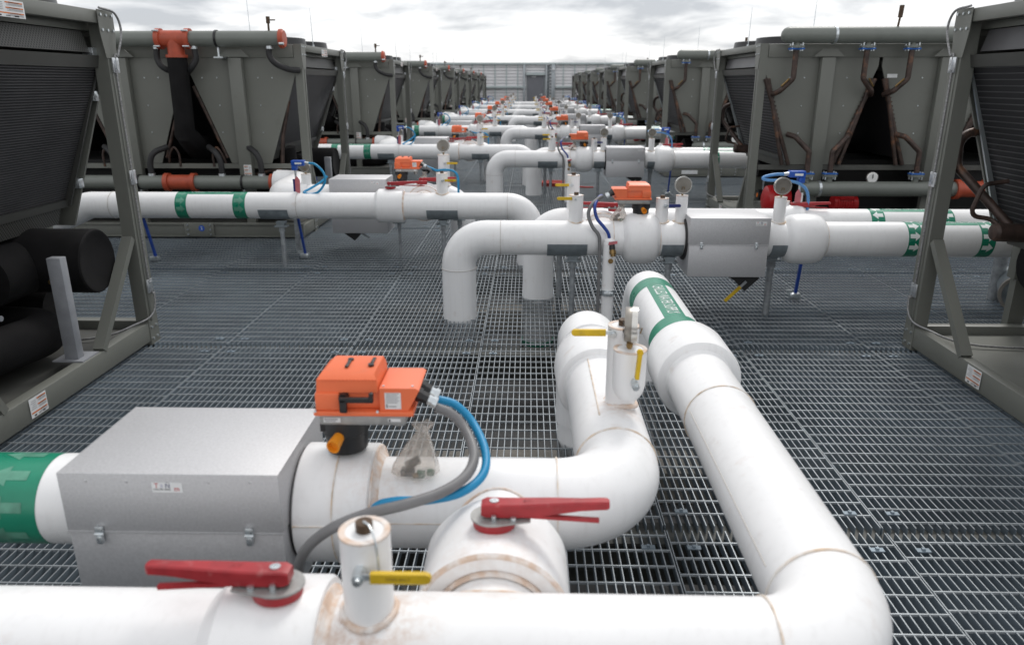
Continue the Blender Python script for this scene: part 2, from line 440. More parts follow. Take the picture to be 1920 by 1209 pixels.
def bent_arrow(P0, a, side, r, tc, L, W, thc, d, n=12):
    """arrow lying round a pipe and pointing along d*a"""
    P0, a, side = V(*P0), V(*a), V(*side); o = MB(); prev = None; hw = W/2
    ss = sorted(set([-hw + W*i/n for i in range(n+1)] + [-hw*.45, hw*.45, -hw*.4501, hw*.4501]))
    rows = []
    for q in ss:
        aq = abs(q); hi = L/2 - aq/hw*L*.5; lo = -L/2 if aq <= hw*.45 else 0
        th = thc + q/r
        rows.append([P0 + a*(tc + d*t) + V(0,0,1)*cos(th)*r + side*sin(th)*r for t in (lo, hi)])
    vs = [p for w in rows for p in w]
    return o.add(vs, [(2*i, 2*i+1, 2*i+3, 2*i+2) for i in range(len(rows)-1)])

def ring(P, d, r, w=.006, h=.004, seg=48):
    return MB().lathe(P, d, [(-w/2, r-.004), (-w/2, r+h), (w/2, r+h), (w/2, r-.004), (-w/2, r-.004)], seg)

ORD = ['first','second','third','fourth','fifth','sixth','seventh','eighth','ninth','tenth']
PER = 5.93

# ================================================================== SETTING
roof = MB().add([(-60,-20,-.44),(60,-20,-.44),(60,48.2,-.44),(-60,48.2,-.44)], [(0,1,2,3)])
ro = bpy.data.objects.new('roof_deck', make_mesh('roof_deck', roof, 'roof')); COL.objects.link(ro); ro['kind'] = 'structure'
gr = MB().add([(-900,-900,-9),(900,-900,-9),(900,900,-9),(-900,900,-9)], [(0,1,2,3)])
go = bpy.data.objects.new('ground', make_mesh('ground', gr, 'roof')); COL.objects.link(go); go['kind'] = 'structure'

G = Thing('grating_floor', None, None, (0,0,0), kind='structure')
def panel_mesh(W, L, nb, pitch, off=0.):
    b = MB(); x0 = (W - (nb-1)*pitch)/2
    for i in range(nb):
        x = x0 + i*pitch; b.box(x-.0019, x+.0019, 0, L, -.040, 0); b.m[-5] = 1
    for j in range(int(L/.0985)+1):
        y = .042 + off + j*.0985
        if y > L-.015: break
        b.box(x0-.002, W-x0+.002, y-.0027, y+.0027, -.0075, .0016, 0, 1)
    # saddle clips with bolts near the panel corners
    if L < 3:
        for cx, cy in ((x0+pitch*2.5, .10), (x0+pitch*(nb-3.5), .10), (x0+pitch*2.5, L-.12), (x0+pitch*(nb-3.5), L-.12)):
            b.box(cx-.026, cx+.026, cy-.012, cy+.012, .0014, .006)
            b.box(cx-.006, cx+.006, cy-.006, cy+.006, .006, .014)
    return make_mesh('grating_panel', b, ['steel', 'steel_lit_top'], flat=True)
PW, PP = .87, .0331
pm_near = [panel_mesh(.866, 2.095, 27, PP, o_) for o_ in (0., .047, .021)]
pm_far = [panel_mesh(.866, 4.235, 27, PP, o_) for o_ in (0., .047, .021)]
def place_panel(me, x, y):
    o = bpy.data.objects.new('grating_panel', me); COL.objects.link(o); o.parent = G.o; o.location = (x, y, 0)
for c in range(-9, 8):
    x = .555 + c*PW + .004
    for j in range(-1, 9): place_panel(pm_near[(c*2+j) % 3], x, .49 + 2.13*j)
    for j in range(7):
        y = .49 + 2.13*9 + 4.26*j
        if y + 4.2 < 52: place_panel(pm_far[(c+j) % 3], x, y)
bmsh = None
beam_b = MB()
beam_b.box(-7.5, 7.5, -.075, .075, -.046, -.034); beam_b.box(-7.5, 7.5, -.006, .006, -.21, -.046); beam_b.box(-7.5, 7.5, -.075, .075, -.222, -.21)
beam_me = make_mesh('floor_beam', beam_b, 'dark_pan', flat=True)
for j in range(0, 23):
    o = bpy.data.objects.new('floor_beam', beam_me); COL.objects.link(o); o.parent = G.o; o.location = (0, .49 + 2.13*j - .005, 0)
curb_me = make_mesh('roof_curb', MB().box(-1.9, 1.9, -.13, .13, -.438, -.25, .01), 'curb', flat=True)
for y in (3.62, 6.5, 9.5, 12.5):
    o = bpy.data.objects.new('roof_curb', curb_me); COL.objects.link(o); o.location = (.0, y, 0); o['kind'] = 'structure'

# ------------------------------------------------------------------ perimeter wall
WY = 48.3
W_ = Thing('perimeter_wall', 'tall galvanised screen wall closing the far end of the aisle', 'wall', (0, WY, 0))
b = MB()
nb = 17
for x0, x1 in ((-16, -.16), (1.26, 16)):
    for i in range(nb):
        z = -.4 + i*.186
        b.prism([(WY+.02, z), (WY+.02, z+.178), (WY-.02, z+.168), (WY-.045, z+.012), (WY-.02, z)], 'x', x0, x1)
for i in range(3): b.prism([(WY+.02, 2.22+i*.186), (WY+.02, 2.22+i*.186+.165), (WY-.02, 2.22+i*.186+.15), (WY-.045, 2.22+i*.186+.012)], 'x', -.16, .98)
W_.part('siding', b, 'siding', flat=True)
W_.part('backing', MB().box(-16, 16, WY+.03, WY+.12, -.4, 2.72), 'wall_post')
W_.part('coping', MB().box(-16, 16, WY-.20, WY+.2, 2.735, 2.86, .01), 'wall_rail')
for x0, x1 in ((-16, -.18), (1.62, 16)):
    W_.part('middle_rail', MB().box(x0, x1, WY-.20, WY-.05, 1.36, 1.50, .008), 'wall_rail')
x = -15.4
while x < 15.5:
    if not -.6 < x < 1.75: W_.part('post', MB().box(x-.034, x+.034, WY-.095, WY-.048, -.4, 2.73), 'wall_rail')
    x += .70
for x, w in ((-.30, .11), (1.06, .09), (1.48, .19)):
    W_.part('column', MB().box(x-w/2*1.2, x+w/2*1.2, WY-.22, WY-.05, -.4, 2.732, .008), 'wall_post')
W_.part('dark_bay', MB().box(1.12, 1.36, WY-.03, WY+.01, -.4, 2.72), 'dark_rail')
for i in range(14): W_.part('rung', MB().box(1.115, 1.365, WY-.10, WY-.07, -.2+i*.2, -.17+i*.2), 'wall_post')
dr = W_.part('door', MB().box(-.10, .90, WY-.07, WY+.0, 0, 2.10), 'door', label='plain dark grey metal door')
W_.part('closer', MB().box(.14, .42, WY-.11, WY-.072, 2.0, 2.05, .006), 'white_paint', parent=dr)
W_.part('handle', MB().cyl((.80, WY-.10, .98), (.66, WY-.10, .98), .014).box(.76, .83, WY-.09, WY-.071, .92, 1.05), 'zinc', parent=dr)
W_.part('door_hood', MB().prism([(WY-.02, 2.13), (WY-.02, 2.30), (WY-.30, 2.20), (WY-.30, 2.13)], 'x', -.2, .98), 'wall_rail')
wl = Thing('wall_lamp', 'small white round lamp fixed on the wide column beside the door', 'lamp', (1.48, WY-.23, 2.45))
wl.part('lamp_body', MB().lathe((1.48, WY-.23, 2.45), (0,-1,0), [(0,0),(0,.07),(.05,.075),(.09,.05),(.10,0)], 20), 'white_paint')

# ================================================================== CHILLERS
UL = 1.97
LAM = [.03, 1.33, 2.63, 3.93]
def sticker_mb(o, u, v, w, h):
    """warning sticker: white ground, orange bars, grey lines of print"""
    o, u, v = V(*o), V(*u).normalized(), V(*v).normalized(); n = u.cross(v)
    b = MB()
    def q(x0, x1, y0, y1, d, m):
        b.add([o+u*x0+v*y0+n*d, o+u*x1+v*y0+n*d, o+u*x1+v*y1+n*d, o+u*x0+v*y1+n*d], [(0,1,2,3)], m)
    q(0, w, 0, h, .0015, 0)
    for i in range(3):
        y = h*(.90 - i*.31)
        q(w*.04, w*(.55 if i < 2 else .95), y-h*.07, y, .0022, 1)
        q(w*.14, w*.45, y-h*.05, y-h*.02, .0027, 3)
        for k in range(3): q(w*.05, w*(.52 - .06*(k % 2)), y-h*(.12+.045*k), y-h*(.095+.045*k), .0022, 2)
    for k in range(5): q(w*.62, w*(.93-.05*(k % 3)), h*(.42+.1*k), h*(.45+.1*k), .0022, 2)
    for k in range(3): q(w*(.2+.25*k), w*(.33+.25*k), h*.05, h*.13, .0022, 3 if k != 1 else 2)
    return b
STK = ['white_paint', 'print_orange', 'print_grey', 'print_black']

def make_chiller(s, label):
    Y0 = 2.87
    T = Thing('chiller', label, 'chiller', (s*2.56, Y0, 0), 'chillers in the left-hand row' if s < 0 else 'chillers in the right-hand row')
    def P(name, b, m, parent=None, label=None, kind=None):
        b.map(lambda p: (s*p[0], p[1], p[2])); return T.part(name, b, m, parent, label, kind, local=True)
    XB = 4.0
    # skid and pan
    P('base_beam', MB().box(0, .07, .0, UL, .025, .158, .006), 'unit')
    nbm = MB().box(.0, XB, -.46, -.40, .02, .17, .006).box(.0, XB, -.475, -.40, .02, .034).box(.0, XB, -.475, -.40, .156, .172)
    P('base_beam', nbm, 'unit')
    P('base_beam', MB().box(.07, XB, UL-.07, UL, .025, .156, .006), 'unit')
    P('base_beam', MB().box(.0, .07, -.40, -.003, .022, .150, .006), 'unit')
    P('base_pan', MB().box(.072, XB, -.398, UL-.072, .085, .10), 'dark_pan' if s < 0 else 'unit')
    # joint plate with bolts on the near skid beam
    jp = P('joint_plate', MB().box(1.02, 1.36, -.484, -.476, .025, .185, .003), 'unit')
    bb = MB()
    for x in (1.06, 1.32):
        for z in (.05, .105, .16): bb.cyl((x, -.484, z), (x, -.494, z), .011, 8)
    P('bolts', bb, 'zinc', jp, None, 'stuff')
    if s < 0:
        st = MB().lathe((1.16, -.4848, .12), (0,-1,0), [(0,0),(0,.035),(.001,.035),(.001,0)], 24)
        ft = flat_text('2', .05, (-1.16, -.4866, .12), (1,0,0), (0,0,1)).map(lambda p: (-p[0], p[1], p[2]))
        n0 = len(st.f); st.join(ft, 1); st.m[:n0] = [0]*n0
        P('round_sticker', st, ['print_blue', 'print_white'], jp)
    else:
        P('sticker', MB().box(.32, .62, -.479, -.4765, .06, .13), 'white_paint')
    # corner posts (folded channel sections)
    def post(x0, y0, dy, z0=.0, z1=2.11, mirror=1):
        w = .085
        sec = [(0,0),(w,0),(w,dy*.02),(.02,dy*.02),(.02,dy*.045),(.008,dy*.052),(.008,dy*.068),(.02,dy*.075),(.02,dy*.10),(w,dy*.10),(w,dy*.12),(0,dy*.12)]
        return MB().prism([(x0+mirror*a, y0+c) for a, c in sec], 'z', z0, z1)
    P('post', post(-.004, UL+.004, -1), 'unit'); P('post', post(-.004, -.004, 1), 'unit')
    P('post', post(XB+.004, UL, -1, mirror=-1), 'unit'); P('post', post(XB+.004, 0, 1, mirror=-1), 'unit')
    for y0_ in (UL-.088, .068): P('post_rib', MB().box(-.0105, -.0042, y0_, y0_+.020, .16, 1.838, .002), 'unit')
    # bolts + gusset at the top of the aisle posts
    for y in (UL-.075, .075):
        g = P('gusset', MB().prism([(y-.085, 2.112), (y+.085, 2.112), (y+.085, 1.98), (y+.055, 1.84), (y-.055, 1.84), (y-.085, 1.98)], 'x', -.0095, -.0045), 'unit')
        bb = MB()
        for dy in (-.06, .0, .06):
            for z in (2.085, 2.0): bb.cyl((-.0095, y+dy, z), (-.017, y+dy, z), .009, 6)
        P('bolts', bb, 'zinc', g, None, 'stuff')
    bb = MB()
    for y in (UL-.03, UL-.09, .03, .09):
        for z in (.04, .12): bb.cyl((-.004, y, z), (-.013, y, z), .009, 6)
    P('bolts', bb, 'zinc', None, None, 'stuff')
    # top beams and deck
    P('top_beam', MB().box(.0, .06, .121, UL-.121, 2.034, 2.108, .005), 'unit')
    P('top_beam', MB().box(.10, .15, .05, UL-.05, 1.995, 2.04, .004), 'unit')
    P('top_beam', MB().box(.086, XB-.09, -.012, .05, 1.965, 2.106, .005), 'unit')
    P('top_beam', MB().box(.086, XB-.09, UL-.05, UL+.006, 1.965, 2.106, .005), 'unit')
    P('top_deck', MB().box(.062, XB, .052, UL-.052, 2.085, 2.10), 'unit')
    for i in range(3):
        for y in (.5, 1.47):
            cx = .52 + 1.28*i
            r = P('fan_ring', MB().lathe((cx, y, 2.10), (0,0,1), [(0,.44),(.09,.425),(.095,.40),(.02,.38),(0,.38)], 36), 'black')
            fb = MB()
            for k in range(5):
                a0 = 2*pi*k/5; c0, s0 = cos(a0), sin(a0)
                fb.add([(cx+c0*.06-s0*.03, y+s0*.06+c0*.03, 2.122), (cx+c0*.06+s0*.03, y+s0*.06-c0*.03, 2.105),
                        (cx+c0*.36+s0*.12, y+s0*.36-c0*.12, 2.11), (cx+c0*.37-s0*.05, y+s0*.37+c0*.05, 2.135)], [(0,1,2,3)])
            fb.lathe((cx, y, 2.095), (0,0,1), [(0,.075),(.05,.07),(.055,0)], 16)
            P('fan_blades', fb, 'dark', r)
    # braces in the aisle face
    for ya, yb, dx in ((UL-.66, UL-.13, 0), (.42, .125, 0)):
        bm_ = MB().bar((.030, ya, .158), (.036, yb, .74), .045, .066, up=(1,0,0))
        bm_.bar((.058, ya+.012, .158), (.064, yb+.012, .74), .012, .030, up=(1,0,0))
        P('brace', bm_, 'unit')
    # coils: two slabs per tent between the modules
    for j, lx in enumerate(LAM):
        for d in (-1, 1):
            if (j == 0 and d < 0) or (j == 3 and d > 0): continue
            xt, xb = lx + d*.05, lx + d*.41
            zb_ = .96 if s < 0 and j == 0 else .86
            P('coil', MB().prism([(xt, 1.80), (xb, zb_), (xb+d*.06, zb_+.02), (xt+d*.06, 1.82)], 'y', .05, UL-.09), 'coil')
    # fin lines, frame and grille of the coil that faces the aisle
    xt, xb = LAM[0]+.05, LAM[0]+.41
    nfin = 58 if s < 0 else 28
    fb = MB()
    zb_ = .96 if s < 0 else .86; dv = V(xb-xt, 0, zb_-1.80); nv = V(dv.z, 0, -dv.x).normalized()
    if nv.x > 0: nv = -nv
    hgt = .008 if s < 0 else .005
    for i in range(nfin):
        t = (i+.5)/nfin
        c = V(xt, 0, 1.80) + dv*t; e_ = dv.normalized()*hgt*.5
        p = [c-e_, c+e_, c+e_+nv*.005, c-e_+nv*.005]
        fb.add([(q.x, .06, q.z) for q in p] + [(q.x, UL-.10, q.z) for q in p], [(0,1,5,4),(1,2,6,5),(2,3,7,6),(3,0,4,7),(0,3,2,1),(4,5,6,7)])
    P('coil_fins', fb, 'coil_line', kind='stuff')
    top = V(xt, 0, 1.80)
    P('coil_frame', MB().prism([(xt-.02, 1.785), (xt-.035, 1.855), (xt+.09, 1.862), (xt+.09, 1.80)], 'y', .05, UL-.085), 'coil_frame')
    P('coil_frame', MB().prism([(xb-.03, zb_+.02), (xb-.02, zb_-.025), (xb+.09, zb_-.01), (xb+.07, zb_+.04)], 'y', .05, UL-.085), 'coil_frame')
    for y0, y1 in ((UL-.092, UL-.075), (.035, .052)):
        P('coil_frame', MB().prism([(xt-.03, 1.86), (xb-.035, zb_-.02), (xb+.07, zb_-.02), (xt+.075, 1.86)], 'y', y0, y1), 'edge' if s > 0 else 'coil_frame')
    P('grille', MB().prism([(.10, 1.868), (.075, 1.872), (.105, 1.99), (.13, 1.99)], 'y', .06, UL-.16), 'perf' if s < 0 else 'coil_line')
    P('lower_grille', MB().prism([(xb+.0, zb_-.03), (xb+.03, zb_-.13), (xb+.06, zb_-.13), (xb+.04, zb_-.03)], 'y', .05, UL-.14), 'perf' if s < 0 else 'dark_pan')
    P('end_frame', MB().prism([(xt+.02, 1.86), (xb+.02, zb_-.02), (xb+.10, zb_-.02), (xt+.10, 1.86)], 'y', UL-.074, UL-.03), 'dark')
    if s < 0:
        for z, x in ((1.62, .17), (1.08, .36)):
            P('coil_bracket', MB().box(x-.03, x+.055, UL-.075, UL-.02, z-.03, z+.03, .004), 'zinc')
        P('valve_block', MB().box(.055, .12, UL-.16, UL-.09, 1.845, 1.90, .004).cyl((.08, UL-.08, 1.80), (.12, UL-.02, 1.80), .018, 10), 'zinc')
    # trapezoid end panels and ribs, near and far
    for yy0, yy1, ny in ((.0, .018, -1), (UL-.018, UL, 1)):
        for i in range(3):
            l, r = LAM[i], LAM[i+1]
            P('end_panel', MB().prism([(l+.415, .80), (l+.02, 1.87), (l+.02, 1.964), (r-.02, 1.964), (r-.02, 1.87), (r-.415, .80)], 'y', yy0, yy1), 'unit')
            cx = l + .70
            y0, y1 = (yy0-.085, yy0-.001) if ny < 0 else (yy1+.001, yy1+.085)
            P('rib', MB().box(cx-.075, cx+.075, y0, y1, .46, 1.962, .008), 'unit')
            P('rib_foot', MB().box(cx-.05, cx+.05, y0+.01, y1-.01, .10, .457), 'unit')
            P('top_lip', MB().prism([(cx-.17, 1.97), (cx+.17, 1.97), (cx+.075, 2.05), (cx-.075, 2.05)], 'y', y0, y0+.012), 'unit')
            if ny < 0:
                bb = MB()
                for dx in (-.38, -.22, .25, .42):
                    for z in (1.75, 1.45, 1.15):
                        if abs(dx) < .3 or z > 1.5: bb.lathe((cx+dx, yy0, z), (0,-1,0), [(0,.009),(.005,.007),(.006,0)], 8)
                P('bolts', bb, 'zinc', None, None, 'stuff')
    P('lower_sill', MB().box(.09, XB-.09, .0, .03, .74, .795), 'unit' if s < 0 else 'dark_pan')
    for j in (1, 2):
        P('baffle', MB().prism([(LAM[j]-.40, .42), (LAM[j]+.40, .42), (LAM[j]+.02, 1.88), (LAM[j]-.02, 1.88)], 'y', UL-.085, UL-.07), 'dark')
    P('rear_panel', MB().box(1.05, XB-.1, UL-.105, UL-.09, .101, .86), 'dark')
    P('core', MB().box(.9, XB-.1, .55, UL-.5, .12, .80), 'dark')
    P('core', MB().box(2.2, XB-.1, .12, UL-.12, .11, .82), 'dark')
    hy = -.17
    if s < 0:
        # supply and return headers on the near face
        P('header_pipe', MB().cyl((.16, hy, 2.155), (4.0, hy, 2.155), .082, 28), 'unit_pipe')
        P('header_pipe', MB().cyl((.42, hy, .60), (4.0, hy, .60), .078, 28), 'unit_pipe')
        cp = P('end_cap', MB().lathe((.165, hy, 2.155), (-1,0,0), [(0,0),(0,.10),(.03,.10),(.035,.09),(.05,.085),(.055,0)], 28), 'redfit')
        P('cap_bolt', MB().cyl((.15, hy-.10, 2.10), (.10, hy-.10, 2.10), .015, 8), 'zinc', cp)
        P('end_cap', MB().lathe((.42, hy, .60), (-1,0,0), [(0,0),(0,.098),(.03,.098),(.035,.085),(.06,.08),(.06,0)], 28), 'redfit')
        tee = MB().cyl((1.15, hy, 2.155), (1.51, hy, 2.155), .088, 28).cyl((1.33, hy, 2.155), (1.33, hy, 1.965), .088, 24)
        for x in (1.15, 1.47): tee.lathe((x, hy, 2.155), (1,0,0), [(0,.085),(0,.108),(.05,.108),(.05,.085)], 28)
        tee.lathe((1.33, hy, 1.99), (0,0,-1), [(0,.088),(0,.115),(.03,.115),(.03,.088)], 24)
        tt = P('tee_fitting', tee, 'redfit')
        bb = MB()
        for x in (1.175, 1.495):
            for z in (-.08, .08): bb.cyl((x-.035, hy-.09, 2.155+z), (x+.035, hy-.09, 2.155+z), .010, 8)
        P('bolts', bb, 'zinc', tt, None, 'stuff')
        cpl = MB().cyl((1.30, hy, .60), (1.64, hy, .60), .084, 28)
        for x in (1.29, 1.60): cpl.lathe((x, hy, .60), (1,0,0), [(0,.08),(0,.104),(.05,.104),(.05,.08)], 28)
        P('coupling', cpl, 'redfit')
        P('riser', MB().tube([(1.33, hy, 1.96), (1.34, hy, 1.3), (1.36, hy+.02, 1.15), (1.38, .15, .98), (1.4, .6, .92)], [.105, .105, .115, .14, .14], 20), 'insul')
        for x, z, rr in ((.86, 2.155, .085), (2.55, 2.155, .085), (.74, .60, .081), (1.95, .60, .081), (3.1, .6, .081)):
            P('strap', MB().lathe((x, hy, z), (1,0,0), [(-.012, rr-.004), (-.012, rr+.006), (.012, rr+.006), (.012, rr-.004)], 28), 'black')
            P('strap_bolt', MB().cyl((x, hy, z-rr-.10), (x, hy, z-rr), .012, 8).box(x-.05, x+.05, hy-.03, hy+.16, z-rr-.115, z-rr-.10), 'zinc')
        hz = [[(.29, hy, 2.08), (.30, hy, 1.99), (.24, hy, 1.90), (.12, -.10, 1.84), (.02, -.03, 1.83)],
              [(1.13, hy, 2.08), (1.12, hy, 1.95), (1.18, hy, 1.86), (1.27, -.10, 1.80)],
              [(1.54, hy, 2.08), (1.55, hy, 1.95), (1.50, hy, 1.86), (1.40, -.10, 1.80)]]
        for x, d in ((.52, -1), (.98, -1), (1.80, 1), (2.2, -1)):
            hz.append([(x, hy, .67), (x, hy, .82), (x-d*.05, hy+.02, .93), (x-d*.17, -.05, .99)])
        for h in hz:
            ho = P('rubber_hose', MB().tube(smooth(h, 5), .033, 12), 'rubber')
            zc_ = h[0][2]; sg = -1 if zc_ > 1.5 else 1
            P('hose_collar', MB().cyl((h[0][0], hy, zc_), (h[0][0], hy, zc_+sg*.03), .04, 12), 'zinc', ho)
        P('copper_line', MB().cyl((.3, .06, .76), (3.8, .06, .76), .03, 12), 'copper')
        for j in (1, 2):
            for d in (-1, 1):
                P('copper_line', MB().tube([(LAM[j]+d*.06, .03, 1.66), (LAM[j]+d*.36, .03, .86)], .022, 10), 'copper')
                P('copper_line', MB().tube(smooth([(LAM[j]+d*.20, .0, .76), (LAM[j]+d*.2, .0, .90), (LAM[j]+d*.25, .0, .98), (LAM[j]+d*.31, .0, .90), (LAM[j]+d*.34, .02, .78)], 4), .014, 8), 'copper')
        P('copper_line', MB().tube(fillet([(.20, .05, 1.5), (.30, .04, 1.1), (.34, .04, .74), (.7, .06, .66)], .08), .024, 10), 'copper')
        vn = P('vent_valve', MB().cyl((.28, hy, 2.23), (.28, hy, 2.34), .012, 8).cyl((.28, hy, 2.31), (.28, hy, 2.38), .022, 8).cyl((.28, hy, 2.345), (.20, hy, 2.345), .007, 8), 'darkbronze')
        P('sticker', sticker_mb((-.75, -.0875, .66), (1,0,0), (0,0,1), .09, .13).map(lambda p: (-p[0], p[1], p[2])), STK)
    else:
        P('header_pipe', MB().lathe((.15, hy, 2.185), (1,0,0), [(0,0),(.01,.04),(.03,.066),(.07,.084),(.10,.086),(3.8,.086),(3.8,0)], 28), 'unit_pipe')
        P('header_pipe', MB().lathe((.54, hy, .545), (1,0,0), [(0,0),(.01,.04),(.03,.066),(.07,.083),(.10,.084),(3.4,.084),(3.4,0)], 28), 'unit_pipe')
        for x, z in ((.72, 2.185), (.75, .545), (2.6, 2.185)):
            P('strap', MB().lathe((x, hy, z), (1,0,0), [(-.014, .08), (-.014, .092), (.014, .092), (.014, .08)], 28), 'zinc')
        cpl = MB().cyl((2.30, hy, .545), (2.64, hy, .545), .09, 28)
        for x in (2.28, 2.61): cpl.lathe((x, hy, .545), (1,0,0), [(0,.085),(0,.112),(.05,.112),(.05,.085)], 28)
        P('coupling', cpl, 'redfit')
        def flange(x, z, up):
            f = P('flange', MB().cyl((x, hy, z), (x, hy, z+.028), .062, 20).box(x-.075, x+.075, hy-.04, hy+.04, z+.002, z+.026, .006), 'unit_pipe')
            P('blue_gasket', MB().box(x-.078, x+.078, hy-.045, hy+.045, z-.018 if up else z+.028, z if up else z+.046, .006), 'blue_paint', f)
            bb = MB()
            for dx in (-.055, .055):
                for dy in (-.03, .03): bb.cyl((x+dx, hy+dy, z-.03), (x+dx, hy+dy, z+.06), .009, 8)
            P('bolts', bb, 'zinc', f, None, 'stuff')
            P('nozzle', MB().cyl((x, hy, z), (x, hy, z+(.07 if up else -.06)), .035, 14), 'unit_pipe', f)
        tops = [(.33, -1), (1.09, 1), (1.57, -1), (2.39, 1)]
        for x, d in tops:
            flange(x, 2.055, True)
            P('copper_pipe', MB().tube(fillet([(x, hy, 2.03), (x, hy, 1.74), (x+d*.12, hy+.03, 1.61), (x+d*.17, -.02, 1.57)], .05, 5), .029, 14), 'copper')
            P('drain_stub', MB().cyl((x+d*.12, hy, 1.66), (x+d*.05, hy-.03, 1.74), .010, 8), 'bronze')
        bots = [(.60, -1), (.86, 1), (1.83, -1), (2.16, 1)]
        for x, d in bots:
            flange(x, .68, False)
            P('copper_pipe', MB().tube(fillet([(x, hy, .72), (x, hy, .96), (x+d*.16, hy+.05, 1.12), (x+d*.22, -.03, 1.14)], .05, 5), .029, 14), 'copper')
        for j in range(0, 3):
            for d in (-1, 1):
                if j == 0 and d < 0: continue
                for o_ in (.0, .075):
                    P('coil_manifold', MB().tube([(LAM[j]+d*(.045+o_*.4), -.02, 1.74), (LAM[j]+d*(.40-o_), -.02, .80)], .023, 12), 'copper')
                P('tube_stubs', MB().join(_stubs(LAM[j], d)), 'copper')
        P('dial', MB().lathe((1.34, hy+.02, .67), (0,-1,0), [(0,0),(0,.062),(.035,.064),(.04,.056)], 24).lathe((1.34, hy-.019, .67), (0,-1,0), [(0,.056),(.001,0)], 24, 1)
          .box(1.335, 1.345, hy-.024, hy-.021, .665, .71, 0, 2), ['gauge_rim', 'gauge_face', 'print_black'])
        P('nameplate', MB().box(1.42, 1.53, -.006, -.002, 1.75, 1.79), 'white_paint')
        mo = MB().lathe((.30, .35, .34), (1,0,0), [(0,0),(0,.10),(.03,.165),(.06,.175),(.12,.175),(.16,.15),(.30,.14),(.32,0)], 28)
        P('pump_motor', mo, 'redpump')
        mo = MB().cyl((1.12, .30, .30), (1.40, .30, .30), .10, 24)
        for k in range(7): mo.lathe((1.16+k*.03, .30, .30), (1,0,0), [(0,.10),(0,.112),(.012,.112),(.012,.10)], 24)
        mo.box(1.17, 1.34, .2, .4, .36, .43, .01)
        P('pump_motor', mo, 'redpump')
        P('alarm_mast', MB().cyl((1.38, hy, 2.26), (1.39, hy, 2.36), .012, 8).cyl((1.39, hy, 2.36), (1.395, hy, 2.48), .024, 10), 'darkbronze')
        # copper and black lines under the aisle coil
        P('copper_manifold', MB().cyl((.25, UL-.36, .845), (1.4, UL-.36, .80), .055, 18).lathe((.25, UL-.36, .845), (-1,0,0), [(0,.055),(.02,.045),(.03,0)], 18), 'copper')
        P('copper_pipe', MB().tube(fillet([(.62, UL+.01, 1.35), (.13, UL+.0, 1.42), (.12, UL-.05, 1.2), (.34, UL-.33, .88)], .10, 6), .028, 12), 'copper')
        P('copper_line', MB().tube(fillet([(.30, UL-.30, 1.14), (.16, UL-.30, 1.12), (.12, UL-.28, .93), (.26, UL-.28, .91), (.28, UL-.36, .86)], .05, 5), .014, 8), 'copper')
    # insulated vessels in the open lower bay
    vy, vz = 1.53, .66
    if s < 0:
        ve = P('vessel', MB().lathe((.075, vy, vz), (1,0,0), [(.004,0),(.004,.165),(0,.172),(0,.188),(.008,.195),(2.6,.195)], 40), 'insul')
        P('brass_port', MB().cyl((.24, vy-.19, vz-.07), (.24, vy-.235, vz-.075), .016, 10), 'bronze', ve)
        P('insulated_pipe', MB().tube([(.50, 1.42, .64), (.50, 1.10, .64), (.50, 1.09, .64), (.50, 1.08, .64), (.50, .2, .56)], [.165, .165, .165, .115, .115], 28), 'insul')
        P('insulated_pipe', MB().tube(fillet([(.42, .45, .95), (.42, .50, .30), (.28, 1.34, .28), (.95, 1.42, .28)], .17, 7), .125, 24), 'insul')
        P('insulated_pipe', MB().tube(fillet([(.22, .05, .62), (.22, .10, .26), (.9, .25, .24)], .15, 7), .12, 24), 'insul')
        P('vessel', MB().cyl((.50, 1.70, .30), (2.2, 1.70, .30), .15, 32), 'insul')
        so = P('support_strut', MB().box(.055, .135, 1.135, 1.195, .164, .765, .004), 'grey_paint')
        P('strut_foot', MB().box(.01, .19, 1.10, 1.27, .158, .166), 'grey_paint', so)
        P('small_bar', MB().cyl((.32, .95, .47), (1.2, 1.0, .47), .016, 10), 'grey_paint')
    else:
        P('vessel', MB().lathe((.62, 1.2, .34), (1,0,0), [(0,0),(0,.20),(.04,.25),(.3,.27),(1.6,.27)], 36), 'insul')
        P('vessel_nose', MB().cyl((.44, 1.05, .30), (.64, 1.05, .30), .07, 20).lathe((.438, 1.05, .30), (-1,0,0), [(0,0),(0,.03),(.004,.03),(.004,0)], 12, 1), ['black', 'print_orange'])
        P('insulated_pipe', MB().tube(fillet([(.6, 1.75, .60), (1.2, 1.75, .62), (1.5, .9, .62)], .2, 6), .15, 24), 'insul')
        P('inner_post', MB().box(.98, 1.06, 1.30, 1.40, .17, .78, .004), 'unit')
    # flexible conduit clipped to the aisle post
    y = UL-.055
    cd = P('flex_conduit', MB().tube(smooth([(-.02, y-.10, 2.12), (-.04, y+.03, 2.10), (-.045, y+.07, 2.0), (-.03, y+.02, 1.86), (-.016, y, 1.80), (-.016, y, 1.1), (-.016, y, .42), (-.03, y+.02, .34), (-.025, y-.02, .22), (.04, y-.12, .17), (.3, y-.3, .12), (1.2, y-.35, .115)], 6), .007, 8), 'flex')
    for z in (1.80, 1.12, .40):
        P('conduit_clip', MB().box(-.022, -.0105, y-.035, y+.035, z-.045, z+.045, .004).box(-.03, -.022, y-.012, y+.012, z-.03, z+.03), 'clip', cd)
    if s < 0:
        P('sticker', sticker_mb((.0005, .72, .045), (0,-1,0), (0,0,1), .14, .105).map(lambda p: (p[0]-.003, p[1], p[2])), STK)
        P('sticker', sticker_mb((.0, 1.14, 2.005), (0,-1,0), (0,0,1), .26, .08).map(lambda p: (p[0]-.003, p[1], p[2])), STK)
    else:
        P('sticker', sticker_mb((.0005, 1.075, .045), (0,1,0), (0,0,1), .14, .105).map(lambda p: (-abs(p[0])-.003, p[1], p[2])), STK)
